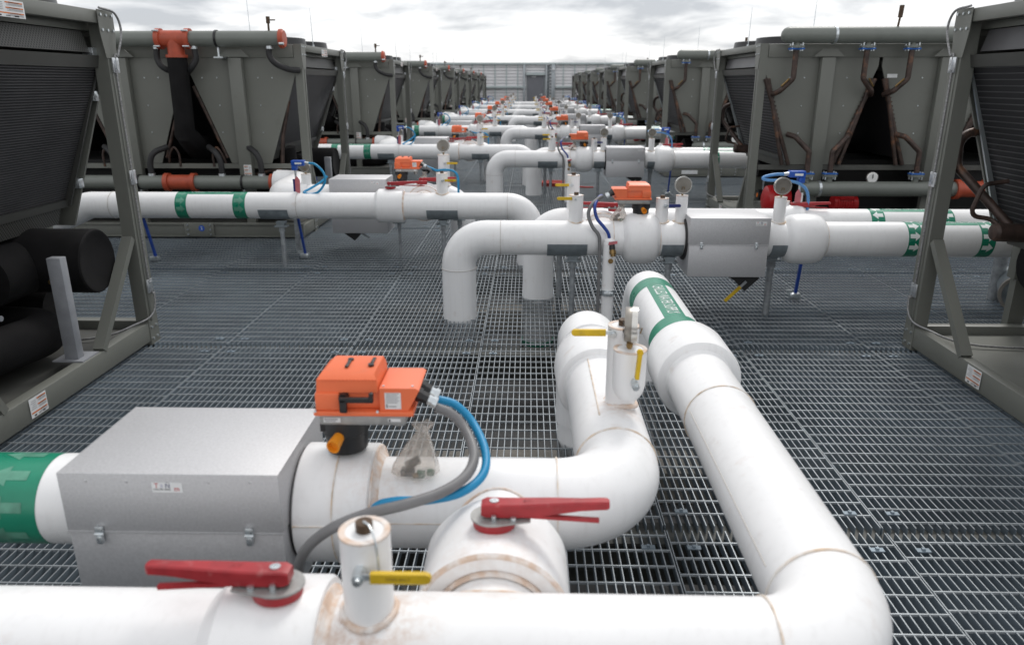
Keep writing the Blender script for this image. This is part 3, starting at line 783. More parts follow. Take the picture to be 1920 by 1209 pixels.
    for x, y, h in ((.05, .72, .44), (.58, .10, .62)):
        P('lightning_rod', MB().cyl((x, y, 2.10), (x+.01, y, 2.10+h), .0055, 8, r2=.002).cyl((x, y, 2.10), (x, y, 2.13), .016, 8), 'zinc')
    return T.o

def _stubs(lx, d):
    b = MB()
    for i in range(9):
        z = 1.62 - i*.045; x = lx + d*(.09 + (1.74-z)*.38*.9)
        b.cyl((x-d*.05, -.02, z), (x-d*.0, -.02, z+.01), .009, 6)
    return b

CH_L = make_chiller(-1, 'olive grey chiller nearest the camera in the left-hand row')
CH_R = make_chiller(1, 'olive grey chiller nearest the camera in the right-hand row')
index_children()
for k in range(1, 8):
    far = ''
    dup(CH_L, (0, PER*k, 0), 'olive grey chiller with black hoses, %s from the camera in the left row%s' % (ORD[k], far))
    dup(CH_R, (0, PER*k, 0), 'olive grey chiller with blue flanges, %s from the camera in the right row%s' % (ORD[k], far))

# ================================================================== PIPEWORK
XA = (1,0,0); NEG_Y = (0,-1,0)
def jacket_tube(T, pts, r, R=.2, seg=48, name='jacket', m='jacket'):
    return T.part(name, MB().tube(fillet(pts, R, 12), r, seg), m)
def pipe_rings(T, items, m='caulk_thin'):
    for P, d, r, w in items: T.part('caulk_joint', ring(P, d, r, w), m)
def valve_cover(T, P, d, r_in, r, half, round_=False, tan=True):
    if round_:
        prof = [(-half-.02, r_in-.004)]
        for k in range(9):
            a = pi*k/8; prof.append((-cos(a)*half*1.0 if k not in (0,8) else (-half if k == 0 else half), r_in + (r-r_in)*min(1, sin(a)**.45 if 0 < k < 8 else .35)))
        prof.append((half+.02, r_in-.004))
    else:
        prof = [(-half-.03, r_in-.004), (-half-.02, r_in+.004), (-half, r-.010), (-half+.012, r), (half-.008, r), (half, r-.006), (half, r_in+.012), (half+.012, r_in-.004)]
    c = T.part('valve_cover', MB().lathe(P, d, prof, 56), 'jacket')
    if tan: T.part('caulk_joint', MB().lathe(V(*P)+V(*d)*(half*1.0), d, [(-.004, r_in+.014), (.004, r_in+.014), (.012, r_in+.002), (.018, r_in-.003)], 56), 'caulk', c)
    return c
def stub(T, x, y, z0, z1, r, plug=True, chain=False):
    s_ = T.part('stub', MB().lathe((x, y, z0), (0,0,1), [(0, r), (z1-z0-.004, r), (z1-z0, r-.004), (z1-z0, 0)], 32), 'jacket')
    T.part('caulk_joint', MB().lathe((x, y, z1), (0,0,1), [(-.003, r+.0006), (.0012, r+.0006), (.0012, r-.012), (-.003, r-.012)], 32), 'caulk', s_)
    if plug: T.part('plug', MB().cyl((x, y, z1), (x, y, z1+.020), .017, 14), 'darkbronze', s_)
    return s_
def stub_collar(T, x, y, P, a, r_pipe, r, m='caulk'):
    """caulk bead where an upright stub meets a horizontal pipe"""
    pts = []; P, a = V(*P), V(*a); side = V(a.y, -a.x, 0)
    for k in range(33):
        t = 2*pi*k/32; q = side*(r+.004)*cos(t) + a*(r+.004)*sin(t)
        h = sqrt(max(0, r_pipe**2 - ((r+.004)*cos(t))**2)); pts.append((x+q.x, y+q.y, P.z + h + .001))
    rr = [.006 + .0035*random.random() for _ in range(33)]; rr[-1] = rr[0]
    T.part('caulk_joint', MB().tube(pts, rr, 8, caps=False), m)
def saddle(T, P, x0, x1, r):
    s_ = T.part('saddle', shell((0, P[1], P[2]), XA, NEG_Y, r+.0015, x0, x1, radians(100), radians(260), 24, .004), 'saddle')
def band(T, P, a, side, r, t0, t1, arrows, pointing, m='print_white', aw=None):
    bd = T.part('label_band', shell(P, a, side, r+.0008, t0, t1, 0, 2*pi, 64), 'green')
    W = t1-t0
    for th in arrows:
        T.part('arrow', bent_arrow(P, a, side, r+.0016, (t0+t1)/2, aw or W*.78, aw*.56 if aw else W*.72, th, pointing), m, bd)
def label_strip(T, P, a, side, r, t0, t1, th, half, text, flip, size=.052, sx=1.):
    st = T.part('label_strip', shell(P, a, side, r+.0007, t0, t1, th-half, th+half, 10), 'green')
    tm = bent_text(text, size, V(*P)+V(*a)*((t0+t1)/2), a, side, r+.0018, th, flip, sx)
    T.part('lettering', tm, 'print_white', st)

def pipe_support(label, x, y, z_top, group, r=.021, wide=.12):
    T = Thing('pipe_support', label, 'support', (x, y, 0), group)
    T.part('post', MB().cyl((x, y, -.435), (x, y, z_top-.05), r, 18), 'galv_post')
    T.part('collar', MB().cyl((x, y, z_top-.10), (x, y, z_top-.055), r+.008, 6), 'galv_post')
    T.part('bracket', MB().box(x-wide/2, x+wide/2, y-.045, y+.045, z_top-.05, z_top-.038, .003).prism([(x-.03, z_top-.04), (x+.03, z_top-.04), (x+.045, z_top+.0), (x-.045, z_top+.0)], 'y', y-.04, y+.04), 'saddle')
    return T.o
def blue_strut(label, x0, x1, y, z1, group):
    T = Thing('blue_strut', label, 'strut', (x0, y, 0), group)
    T.part('rod', MB().bar((x0, y, .05), (x1, y, z1), .022, .022), 'blue_strut')
    T.part('foot', MB().box(x0-.05, x0+.035, y-.03, y+.03, .002, .05, .004).box(x0-.075, x0-.03, y-.012, y+.012, .05, .075), 'zinc')
    return T.o

def red_lever(label, P, d, group, L=.31, ang=0.):
    """butterfly valve lever: plate on the valve neck, handle and squeeze trigger"""
    x, y, z = P; T = Thing('valve_lever', label, 'valve handle', P, group)
    ca, sa = cos(ang), sin(ang)
    def R(b): return b.map(lambda p: (x + d*(p[0]*ca - p[1]*sa), y + (p[0]*sa + p[1]*ca)*.86, z + p[2]*.82))
    T.part('base', R(MB().lathe((0,0,-.02), (0,0,1), [(0,0),(0,.050),(.026,.052),(.026,0)], 32)), 'lever_red')
    T.part('plate', R(MB().prism([(.052*cos(2*pi*k/28)-.004, .054*sin(2*pi*k/28)) if abs(2*pi*k/28-2*pi*(k > 14)) > .9 else (.085, .030*(1 if k < 14 else -1)) for k in range(28)], 'z', .006, .011)), 'cast')
    hb = MB()
    n = [(-.030, .020, .022, .050), (-.018, .024, .018, .056), (.05, .023, .016, .056), (.13, .020, .024, .060), (.19, .016, .034, .062), (.20, .0155, .036, .062), (L-.03, .0155, .040, .064), (L-.012, .0155, .041, .064), (L-.006, .010, .043, .062)]
    vs = []
    for xx, w, z0, z1 in n: vs += [(xx,-w,z0),(xx,w,z0),(xx,w,z1-.004),(xx,w-.004,z1),(xx,-w+.004,z1),(xx,-w,z1-.004)]
    fs = [(i*6+k, i*6+(k+1) % 6, (i+1)*6+(k+1) % 6, (i+1)*6+k) for i in range(len(n)-1) for k in range(6)] + [(5,4,3,2,1,0), tuple(range((len(n)-1)*6, len(n)*6))]
    hb.add(vs, fs); h = T.part('handle', R(hb), 'lever_red')
    T.part('trigger', R(MB().bar((.06, -.012, .020), (L-.03, -.016, .008), .014, .010)), 'lever_red')
    T.part('pivot_bolt', R(MB().lathe((0,0,.056), (0,0,1), [(0,0),(0,.011),(.003,.011),(.003,.005),(.001,.004),(.001,0)], 16).cyl((.045,-.028,.011), (.045,-.028,.022), .007, 8).cyl((-.0,-.03,.011), (-.0,-.03,.028), .006, 8)), 'zinc', None, None, 'stuff')
    tx = flat_text('BRAY', .019, (0,0,0), (1,0,0), (0,1,0)).map(lambda p: (d*p[0] + .09, p[1], .0572 + .001))
    T.part('raised_lettering', R(tx), 'lever_red_dark', h)
    return T.o

def ball_valve(label, P, d, group, L=.10, mat_='yellow', down=0., textual=True):
    """small quarter-turn valve: stem nut on the stub and a coloured lever along x (or z when down)"""
    x, y, z = P; T = Thing('ball_valve', label, 'valve', P, group)
    T.part('stem', MB().cyl((x, y+.02, z), (x, y-.028, z-.004), .012, 6).cyl((x, y-.028, z-.004), (x, y-.036, z-.005), .008, 10), 'zinc')
    e = V(d*cos(down), 0, sin(down)); a = V(x, y-.022, z) ; n_ = e*.03
    T.part('lever', MB().bar(a, a+n_, .004, .012), 'zinc')
    g = T.part('grip', MB().bar(a+e*.024, a+e*(.024+L), .012, .021).cyl(a+e*(.024+L)+V(0,-.0054,0), a+e*(.024+L)+V(0,.0054,0), .0100, 12), mat_)
    if textual and L > .09:
        T.part('print', flat_text('OPEN SHUT', .009, a+e*(.024+L*.5)+V(0,-.0066,0), e if d > 0 else -e, (0,0,1)), 'yellow_print', g)
    return T.o

def gauge(label, x, y, z, r, group, axis=(0,-1,0), stem_z=None):
    T = Thing('pressure_gauge', label, 'gauge', (x, y, z), group)
    ax = V(*axis)
    T.part('case', MB().lathe(V(x,y,z)-ax*.018, ax, [(0,0),(0,r*.93),(.004,r*.98),(.030,r*.98),(.036,r*.9),(.036,0)], 32), 'gauge_back')
    T.part('rim', MB().lathe(V(x,y,z)-ax*.018, ax, [(.022,r*.97),(.022,r*1.04),(.040,r*1.04),(.040,r*.9),(.0365,r*.9)], 32), 'gauge_rim')
    T.part('face', MB().lathe(V(x,y,z)-ax*.022, ax, [(0,r*.9),(-.001,0)], 32), 'gauge_face')
    sz = stem_z if stem_z is not None else z-r-.04
    T.part('stem', MB().cyl((x, y, sz), (x, y, z-r+.004), .007, 8).cyl((x, y, sz+.008), (x, y, sz+.022), .011, 6), 'bronze')
    T.part('bleed_tube', MB().tube([V(x,y,z)+ax*.021+V(-.008,0,-r*.55), V(x,y,z)+ax*.028+V(-.008,0,-r*.2), V(x,y,z)+ax*.028+V(.008,0,-r*.2), V(x,y,z)+ax*.023+V(.008,0,-r*.5)], .0025, 6), 'bronze')
    return T.o

def actuator(label, x, y, z, d, group, detail=True, crank=True):
    """electric valve actuator; x is the tall end, the cable glands are at the d side"""
    T = Thing('valve_actuator', label, 'actuator', (x, y, z-.05), group)
    def R(b): return b.map(lambda p: (x + d*p[0]*.9, y + p[1], z + p[2]))
    T.part('neck', R(MB().lathe((.065, .0, -.075), (0,0,1), [(-.02,0),(-.02,.062),(.03,.066),(.035,.072),(.075,.072),(.075,0)], 28).box(.0, .02, -.05, -.02, -.03, .0)), 'black')
    T.part('base_plate', R(MB().box(.006, .262, -.072, .072, .0, .030, .005).cyl((.225, .02, -.035), (.225, .02, .0), .022, 16)), 'cast')
    hb = MB().box(-.006, .288, -.082, .082, .030, .044, .004)
    hb.box(.0, .072, -.078, .078, .0445, .094, .005)
    hb.box(.004, .19, -.062, .077, .0448, .094, .004)
    # tall cover with a ribbed, chamfered top
    hb.add([(.004,-.070,.094),(.186,-.070,.094),(.186,.076,.094),(.004,.076,.094),
            (.006,-.066,.128),(.182,-.066,.128),(.182,.074,.128),(.006,.074,.128),
            (.016,-.048,.140),(.172,-.052,.140),(.176,.066,.146),(.030,.066,.146)],
           [(0,3,2,1),(0,1,5,4),(1,2,6,5),(2,3,7,6),(3,0,4,7),(4,5,9,8),(5,6,10,9),(6,7,11,10),(7,4,8,11),(8,9,10,11)])
    for i in range(15): hb.box(.020+i*.0108, .0255+i*.0108, -.0675, .07, .124, .1295)
    # lower terminal cover with its slanted end
    hb.prism([(.19, .0446), (.272, .0446), (.306, .102), (.296, .108), (.19, .108)], 'y', -.074, .074)
    h = T.part('housing', R(hb), 'orange')
    if detail:
        if crank: T.part('crank', R(MB().cyl((.085,-.085,.082), (.085,-.062,.082), .013, 12).box(.076, .175, -.098, -.086, .075, .090, .003).box(.164, .176, -.10, -.086, .076, .104, .003).box(.076, .098, -.098, -.084, .046, .086, .004)), 'black', h)
        lb = MB().box(.205, .252, -.0752, -.0744, .050, .096)
        for i in range(6): lb.box(.209, .247-.005*(i % 2), -.0758, -.0754, .0925-i*.005, .0945-i*.005, 0, 1)
        lb.box(.209, .212, -.0758, -.0754, .054, .064, 0, 2); lb.box(.215, .238, -.0758, -.0754, .056, .059, 0, 1)
        T.part('rating_label', R(lb), ['white_paint', 'print_grey', 'print_black'], h)
        T.part('top_key', R(MB().box(.078, .088, -.02, .035, .1435, .149, .002).cyl((.083,.036,.143), (.083,.036,.149), .009, 12)), 'black', h)
        T.part('top_key', R(MB().box(.148, .158, .0, .05, .1435, .149, .002).cyl((.153,-.002,.143), (.153,-.002,.149), .009, 12)), 'black', h)
        pb = MB()
        for x0, x1, z0, z1, m_ in ((.02,.07,.009,.022,0), (.022,.062,.016,.020,1), (.024,.056,.011,.014,1), (.21,.248,.012,.021,0), (.213,.218,.013,.019,2)):
            pb.box(x0, x1, -.0735 if m_ else -.0728, -.0722, z0, z1, 0, m_)
        T.part('plate_label', R(pb), ['white_paint', 'print_grey', 'print_black'], h)
        sb = MB()
        for px, pz in ((.0,.048), (.078,.048), (.183,.048)): sb.cyl((px,-.083,pz-.003), (px,-.077,pz-.003), .004, 8)
        for px in (.20, .285): sb.cyl((px,-.06,.105), (px,-.06,.1105), .004, 8)
        T.part('screws', R(sb), 'zinc', h, None, 'stuff')
    for k, yy in enumerate((-.035, .02)):
        g = T.part('cable_gland', R(MB().cyl((.285, yy, .082), (.325, yy, .062), .017, 8).cyl((.295, yy, .077), (.305, yy, .072), .021, 8)), 'black')
        T.part('gland_nut', R(MB().cyl((.325, yy, .062), (.338, yy, .0555), .013, 6).cyl((.338, yy, .0555), (.350, yy, .0495), .016, 6)), 'zinc', g)
    T.part('knob', R(MB().lathe((.062, -.055, -.035), (-.18,-1,-.2), [(0,.015),(.056,.020),(.056,.016),(.044,.014),(.044,0)], 20)), 'amber')
    return T.o

def insulation_box(label, x0, x1, y0, y1, z0, z1, zs, r, yc, zc_, group, sticker_x, textual=True):
    T = Thing('insulation_box', label, 'metal box', ((x0+x1)/2, (y0+y1)/2, z0), group)
    T.part('lid', MB().box(x0-.003, x1+.003, y0-.003, y1+.003, zs, z1, .003), 'box')
    T.part('body', MB().box(x0, x1, y0, y1, z0, zs-.0015, .003).box(x0-.004, x1+.004, y0-.0045, y0-.0015, zs-.004, zs+.0015), 'box')
    for x in (x0+.085, x1-.085):
        T.part('latch', MB().box(x-.0105, x+.0105, y0-.012, y0-.0035, zs-.004, zs+.018, .002).box(x-.008, x+.008, y0-.017, y0-.0035, zs-.030, zs-.006, .003).cyl((x-.012, y0-.012, zs-.002), (x+.012, y0-.012, zs-.002), .004, 8), 'zinc')
    for x, d in ((x0-.003, -1), (x1+.003, 1)):
        T.part('gasket', MB().lathe((x-.002*d, yc, zc_), (d,0,0), [(0,0),(0,r+.03),(.014,r+.026),(.016,0)], 40), 'rubber')
    rb = MB()
    for k in range(5): rb.lathe((x0+.07+(x1-x0-.14)*k/4, y0-.003, z1-.022), (0,-1,0), [(0,.0045),(.0015,.003),(.002,0)], 8)
    T.part('rivets', rb, 'box', None, None, 'stuff')
    st = MB().box(sticker_x, sticker_x+.078, y0-.0042, y0-.0034, z1-.052, z1-.024)
    o = (0,0,0); parts = [('T', .019, .012, .0190, 1), ('&', .014, .026, .0190, 2), ('N', .019, .041, .0190, 3), ('210-599-4400', .0086, .025, .0085, 4), ('m', .021, .064, .0105, 1)]
    for tx, sz, dx, dz, mi in parts:
        st.join(flat_text(tx, sz, (sticker_x+dx, y0-.0049, z1-.052+dz), (1,0,0), (0,0,1), .9), mi)
    T.part('sticker', st, ['white_paint', 'print_red', 'print_lav', 'print_navy', 'print_black'])
    return T.o

def cable(name, label, pts, r, m, group, cat='cable', seg=12):
    p = smooth(pts, 6)
    return single(name, MB().tube(p, r, seg), m, label, cat, tuple(p[0]), group)

def plastic_bag(label, x, y, z, group, h=.13):
    T = Thing('plastic_bag', label, 'bag', (x, y, z), group)
    b = MB(); n = 36; rows = []
    prof = [(.0, .050, .036, .0), (.10, .062, .044, .0), (.28, .056, .038, .003), (.48, .042, .028, .008), (.66, .029, .021, .014), (.80, .019, .015, .020), (.88, .013, .011, .022), (.95, .018, .014, .024), (1.03, .026, .016, .027)]
    for t, ra, rb, sh in prof:
        fold = .10 + .26*t; row = []
        for i in range(n):
            a = 2*pi*i/n
            k = 1 + fold*(.55*cos(5*a + 1.1 + 1.5*t) + .3*cos(9*a - .7 + 2*t) + .25*cos(3*a + 2))
            row.append((x + sh + ra*k*cos(a), y + rb*k*sin(a), z + h*t + .006*cos(4*a + 1)*t))
        rows.append(row)
    vs = [p for w in rows for p in w]
    b.add(vs, [(i*n+k, i*n+(k+1) % n, (i+1)*n+(k+1) % n, (i+1)*n+k) for i in range(len(prof)-1) for k in range(n)])
    f_ = T.part('film', b, 'bag')
    for ed in f_.data.edges: ed.use_edge_sharp = False
    T.part('connector', MB().box(x-.040, x-.004, y-.022, y+.004, z+.004, z+.024, .003).cyl((x-.026, y-.006, z+.03), (x+.010, y, z+.046), .012, 10), 'black')
    T.part('connector', MB().box(x+.004, x+.026, y-.026, y-.010, z+.002, z+.020, .002).box(x+.030, x+.050, y-.016, y, z+.004, z+.018, .002), 'circuit')
    T.part('brass_tip', MB().cyl((x-.004, y-.026, z+.010), (x+.008, y-.028, z+.014), .007, 8), 'bronze')
    return T.o

def flow_switch(label, x, y, z, zb, d, group, tag=True):
    """blue switch box on a thin stem, d is the side its hose leaves by"""
    T = Thing('flow_switch', label, 'switch', (x, y, zb), group)
    T.part('housing', MB().box(x-.062, x+.062, y-.035, y+.035, z-.012, z+.038, .005).box(x-.060 if d > 0 else x+.015, x-.015 if d > 0 else x+.060, y-.034, y+.034, z-.055, z-.0125, .004), 'blue_box')
    T.part('name_label', MB().box(x-.025, x+.04, y-.0362, y-.0354, z+.002, z+.02), 'white_paint')
    T.part('stem', MB().cyl((x-d*.035, y, zb), (x-d*.035, y, z-.05), .010, 10).cyl((x-d*.035, y, zb+.0), (x-d*.035, y, zb+.06), .016, 6), 'zinc')
    T.part('gland', MB().cyl((x+d*.06, y, z+.014), (x+d*.10, y, z+.010), .014, 10), 'zinc')
    if tag:
        T.part('tag', MB().prism([(x-d*.02-.022, zb+.02), (x-d*.02+.022, zb+.0), (x-d*.02+.028, zb+.13), (x-d*.02+.0, zb+.17), (x-d*.02-.02, zb+.14)], 'y', y-.024, y-.021), 'tag_pink')
        T.part('tag', MB().prism([(x-d*.05-.012, zb+.02), (x-d*.05+.012, zb+.02), (x-d*.05+.012, zb+.14), (x-d*.05-.012, zb+.14)], 'y', y-.020, y-.017), 'navy' if d > 0 else 'white_paint')
    return T.o

# ------------------------------------------------------------------ FIRST LEFT PAIR (foreground)
RP = .127; ZL = .56
g_pipe = 'white insulated chilled water pipes'
A = Thing('insulated_pipe', 'white insulated pipe crossing the very front of the picture and elbowing away on the right', 'pipe', (.69, 1.26, ZL), g_pipe)
yA, xA, yA2 = 1.262, .69, 4.27
jacket_tube(A, [(-5.5, yA, ZL), (xA, yA, ZL), (xA, yA2, ZL), (xA, yA2, -.43)], RP, .20, m='jacket_stained')
valve_cover(A, (-.515, yA, ZL), XA, RP, .160, .105)
A.part('caulk_smear', shell((0, yA, ZL), XA, NEG_Y, RP+.0006, -.405, -.385, -1.2, 2.4, 24), 'caulk')
pipe_rings(A, [((.50, yA, ZL), XA, RP, .004), ((xA, 1.47, ZL), (0,1,0), RP, .006), ((xA, 2.43, ZL), (0,1,0), RP, .004)])
A.part('flange_cover', MB().lathe((xA, 2.78, ZL), (0,1,0), [(-.02, RP-.003), (.0, RP+.008), (.0, .158), (.003, .166), (.012, .170), (.24, .172), (.29, .164), (.32, .145), (.34, RP-.003)], 56), 'jacket_stained')
A.part('lap_seam', MB().box(-1.6, -.66, yA-.1276, yA-.124, ZL-.012, ZL-.010).box(-.38, .48, yA-.1276, yA-.124, ZL-.012, ZL-.010), 'seam')
A.part('lap_seam', MB().tube([(xA-RP*.93, 1.52, ZL+RP*.35), (xA-RP*.93, 2.40, ZL+RP*.35)], .0022, 6), 'seam')
A.part('drop_seam', ring((xA, yA2, .30), (0,0,1), RP, .003, .001), 'seam')
stub(A, -.316, yA-.01, ZL+.10, .868, .050, True)
stub_collar(A, -.316, yA-.01, (0, yA, ZL), XA, RP, .050)
A.part('chain', MB().tube(smooth([(-.316, yA-.012, .889), (-.300, yA-.03, .889), (-.285, yA-.055, .868), (-.282, yA-.060, .80), (-.30, yA-.07, .79)], 5), .0022, 6), 'zinc')
PA = (xA, 0, ZL); AY = (0,1,0); SX = (1,0,0)
band(A, PA, AY, SX, RP, 3.82, 3.96, (), 1)
band(A, PA, AY, SX, RP, 3.13, 3.27, (), 1)
label_strip(A, PA, AY, SX, RP, 3.272, 3.818, -.11, .385, 'CHILLED WATER SUPPLY', -1, .080, .56)

B = Thing('insulated_pipe', 'white insulated pipe behind the foremost one, elbowing away in the picture centre', 'pipe', (.28, 1.86, ZL), g_pipe)
yB, xB_, yB2 = 1.86, .28, 3.40
jacket_tube(B, [(-5.5, yB, ZL), (xB_, yB, ZL), (xB_, yB2, ZL), (xB_, yB2, -.43)], RP, .20, m='jacket_stained')
B.part('valve_cover', MB().lathe((-.625, yB, ZL), XA, [(0, .10), (0, .158), (.006, .166), (.20, .166), (.206, .160), (.206, RP+.016), (.212, RP-.003)], 60), 'jacket_stained')
B.part('caulk_joint', MB().lathe((-.419, yB, ZL), XA, [(0, .163), (.004, .160), (.004, RP+.020), (.014, RP+.006), (.022, RP-.003)], 60), 'caulk')
pipe_rings(B, [((-.515, yB, ZL), XA, .166, .003), ((.085, yB, ZL), XA, RP, .004), ((xB_, 2.085, ZL), (0,1,0), RP, .006)])
B.part('jacket_seam', MB().box(-.62, -.43, yB-.1672, yB-.163, ZL+.02, ZL+.023).box(-.39, .06, yB-.1278, yB-.124, ZL+.008, ZL+.011), 'caulk_thin')
B.part('jacket_seam', MB().tube([(xB_-.045, 2.2, ZL+RP*.935), (xB_-.045, 3.0, ZL+RP*.935)], .003, 6), 'caulk_thin')
B.part('flange_cover', MB().lathe((xB_, 2.72, ZL), (0,1,0), [(-.015, RP-.003), (.0, RP+.008), (.0, .150), (.004, .158), (.014, .162), (.22, .166), (.28, .160), (.31, .14), (.32, RP-.003)], 56), 'jacket_stained')
B.part('elbow_cover', MB().tube(fillet([(xB_, 3.1, ZL), (xB_, yB2, ZL), (xB_, yB2, .1)], .2, 10), RP+.010, 40), 'jacket_stained')
stub(B, .312, 2.30, ZL+.09, .952, .050, True)
stub_collar(B, .312, 2.30, (.28, 0, ZL), (0,1,0), RP, .050)
B.part('angle_cover', MB().lathe((.325, 2.215, .902), (0,0,-1), [(0,0),(0,.050),(.002,.0525),(.12,.0525),(.145,.047),(.165,.034),(.172,.012),(.173,0)], 32), 'jacket_stained')
B.part('caulk_joint', MB().lathe((.325, 2.215, .902), (0,0,1), [(-.003, .0531), (.0012, .0531), (.0012, .041), (-.003, .041)], 32), 'caulk')
band(B, (0, yB, ZL), XA, NEG_Y, RP, -1.525, -1.335, (-.15, .55, 1.25, 1.95), -1, 'pale_green', .115)
label_strip(B, (0, yB, ZL), XA, NEG_Y, RP, -2.3, -1.527, -.12, .42, 'CHILLED WATER RETURN', 1, .085, .66)

C_ = Thing('bypass_pipe', 'short wide white bypass pipe joining the two foreground pipes', 'pipe', (-.075, 1.56, ZL), 'white bypass pipes')
ZB = .528
C_.part('jacket', MB().cyl((-.075, 1.28, ZB), (-.075, 1.84, ZB), RP, 48), 'jacket_stained')
C_.part('valve_cover', MB().lathe((-.075, 1.405, ZB), (0,1,0), [(.010, RP+.004), (.0, .140), (.0, .173), (.006, .180), (.22, .180), (.26, .165), (.30, RP+.004)], 60), 'jacket_stained')
C_.part('caulk_joint', MB().lathe((-.075, 1.404, ZB), (0,1,0), [(.006, .181), (-.001, .175), (-.0015, .170), (.002, .170)], 60), 'caulk')
C_.part('caulk_joint', MB().lathe((-.075, 1.405, ZB), (0,1,0), [(.010, RP-.002), (-.012, RP+.004), (-.004, .137), (.004, .137)], 60), 'caulk')
def saddle_bead(x, y0, sg, z_pipe, zb, r, t0=1, t1=24):
    return [(x+(r+.003)*cos(t*pi/24), y0+sg*(.001+sqrt(max(0, RP**2-(zb-z_pipe+r*sin(t*pi/24))**2))), zb+(r+.001)*sin(t*pi/24)) for t in range(t0, t1)]
C_.part('caulk_joint', MB().tube(saddle_bead(-.075, yA, 1, ZL, ZB, RP), .004, 8), 'caulk')
C_.part('caulk_joint', MB().tube(saddle_bead(-.075, yB, -1, ZL, ZB, RP), .004, 8), 'caulk')

g_lev = 'red butterfly valve levers'; g_act = 'orange valve actuators'; g_box = 'grey insulation boxes'
g_bv = 'yellow handled ball valves'; g_gau = 'round pressure gauges'
red_lever('red valve lever on the foremost pipe, pointing left in front of the grey box', (-.50, yA-.01, .735), -1, g_lev, .265)
red_lever('red valve lever pointing right on the short bypass pipe in the foreground', (-.075, 1.525, .724), 1, g_lev, .275)
actuator('large orange actuator standing on the nearest left pipe beside the grey box', -.557, 1.86, .833, 1, g_act)
insulation_box('large grey metal box closed by two latches at the front left of the picture', -1.195, -.632, 1.66, 2.06, .34, .756, .585, RP, yB, ZL, g_box, -.955)
ball_valve('yellow lever valve on the capped white stub of the foremost pipe', (-.316, yA-.062, .815), 1, g_bv, .105)
ball_valve('yellow lever pointing left from the rear white stub in the picture centre', (.275, 2.285, .938), -1, g_bv, .100, textual=False)
ball_valve('yellow lever pointing upward on the front white stub in the picture centre', (.335, 2.150, .812), 1, g_bv, .085, down=radians(86), textual=False)
gauge('pressure gauge seen edge-on above the twin white stubs in the centre', .322, 2.215, .982, .056, g_gau, axis=(1,-.15,0), stem_z=.900)
cable('grey_conduit', 'thick grey conduit curling from the nearest orange actuator towards the foremost pipe',
      [(-.245, 1.83, .868), (-.205, 1.83, .850), (-.168, 1.81, .818), (-.136, 1.73, .785), (-.150, 1.66, .762), (-.205, 1.60, .748), (-.29, 1.55, .742), (-.377, 1.53, .728), (-.472, 1.535, .680), (-.546, 1.56, .60), (-.585, 1.60, .49), (-.595, 1.62, .38)], .0135, 'grey_hose', None, 'conduit', 14)
cable('blue_cable', 'bright blue cable looping beside the grey conduit of the nearest actuator',
      [(-.245, 1.885, .868), (-.198, 1.885, .852), (-.150, 1.86, .812), (-.110, 1.77, .772), (-.112, 1.69, .745), (-.165, 1.63, .728), (-.251, 1.62, .712), (-.336, 1.64, .695), (-.39, 1.66, .66), (-.42, 1.67, .57)], .0115, 'blue_hose', None, 'cable', 14)
plastic_bag('crumpled clear bag of small connectors behind the grey conduit on the nearest pipe', -.30, 1.80, .682, 'plastic bags of spare connectors', .15)
single('splice_plate', MB().box(-.27, -.10, 1.40, 1.58, .30, .325, .004).box(-.25, -.12, 1.44, 1.54, .325, .338, .003), 'black', 'dark plate glimpsed under the foremost pipes between stub and bypass', 'plate', (-.185, 1.49, .30))

# ------------------------------------------------------------------ LEFT PAIRS 2..8
LEFT, RIGHT = [], []
def L(o, t): LEFT.append((o, t)); o['label'] = t % 'second'
def Rr(o, t): RIGHT.append((o, t)); o['label'] = t % 'second'
YF, YBk = 7.2, 7.8
F = Thing('insulated_pipe', '', 'pipe', (.02, YF, ZL), g_pipe)
L(F.o, 'front white insulated pipe of the %s left pipe pair from the camera')
jacket_tube(F, [(-6.4, YF, .36), (-4.75, YF, .36), (-4.30, YF, ZL), (.02, YF, ZL), (.02, YF, -.43)], RP, .22)
valve_cover(F, (-1.33, YF, ZL), XA, RP, .162, .125)
pipe_rings(F, [((-2.23, YF, ZL), XA, RP, .003), ((-.20, YF, ZL), XA, RP, .003), ((-4.05, YF, ZL), XA, RP, .003)], 'seam')
stub(F, -.83, YF, ZL+.10, .874, .055); stub_collar(F, -.83, YF, (0, YF, ZL), XA, RP, .055, 'caulk_thin')
for x0, x1 in ((-2.60, -2.315), (-.975, -.675)): saddle(F, (0, YF, ZL), x0, x1, RP)
band(F, (0, YF, ZL), XA, NEG_Y, RP, -3.40, -3.29, (.35, 1.05, 1.7), 1, 'pale_green')
band(F, (0, YF, ZL), XA, NEG_Y, RP, -2.84, -2.72, (.35, 1.05, 1.7), 1, 'pale_green')
label_strip(F, (0, YF, ZL), XA, NEG_Y, RP, -3.288, -2.842, 0, .45, 'CHILLED WATER SUPPLY', 1, .080, .46)
Bk = Thing('insulated_pipe', '', 'pipe', (-.69, YBk, ZL), g_pipe)
L(Bk.o, 'rear white insulated pipe of the %s left pipe pair, carrying box and actuator')
jacket_tube(Bk, [(-2.93, 8.63, .60), (-2.62, 8.63, .59), (-2.62, YBk, ZL), (-.69, YBk, ZL), (-.69, YBk, -.43)], RP, .20)
Bk.part('elbow_cover', MB().tube(fillet([(-2.90, 8.63, .60), (-2.62, 8.63, .59), (-2.62, YBk, ZL), (-2.3, YBk, ZL)], .22, 10), RP+.016, 40), 'jacket')
valve_cover(Bk, (-1.27, YBk, ZL), XA, RP, .164, .11)
stub(Bk, -.875, YBk-.005, ZL+.10, .995, .060, False); stub(Bk, -2.32, YBk, ZL+.1, .795, .05, False)
stub_collar(Bk, -.875, YBk-.005, (0, YBk, ZL), XA, RP, .060, 'caulk_thin')
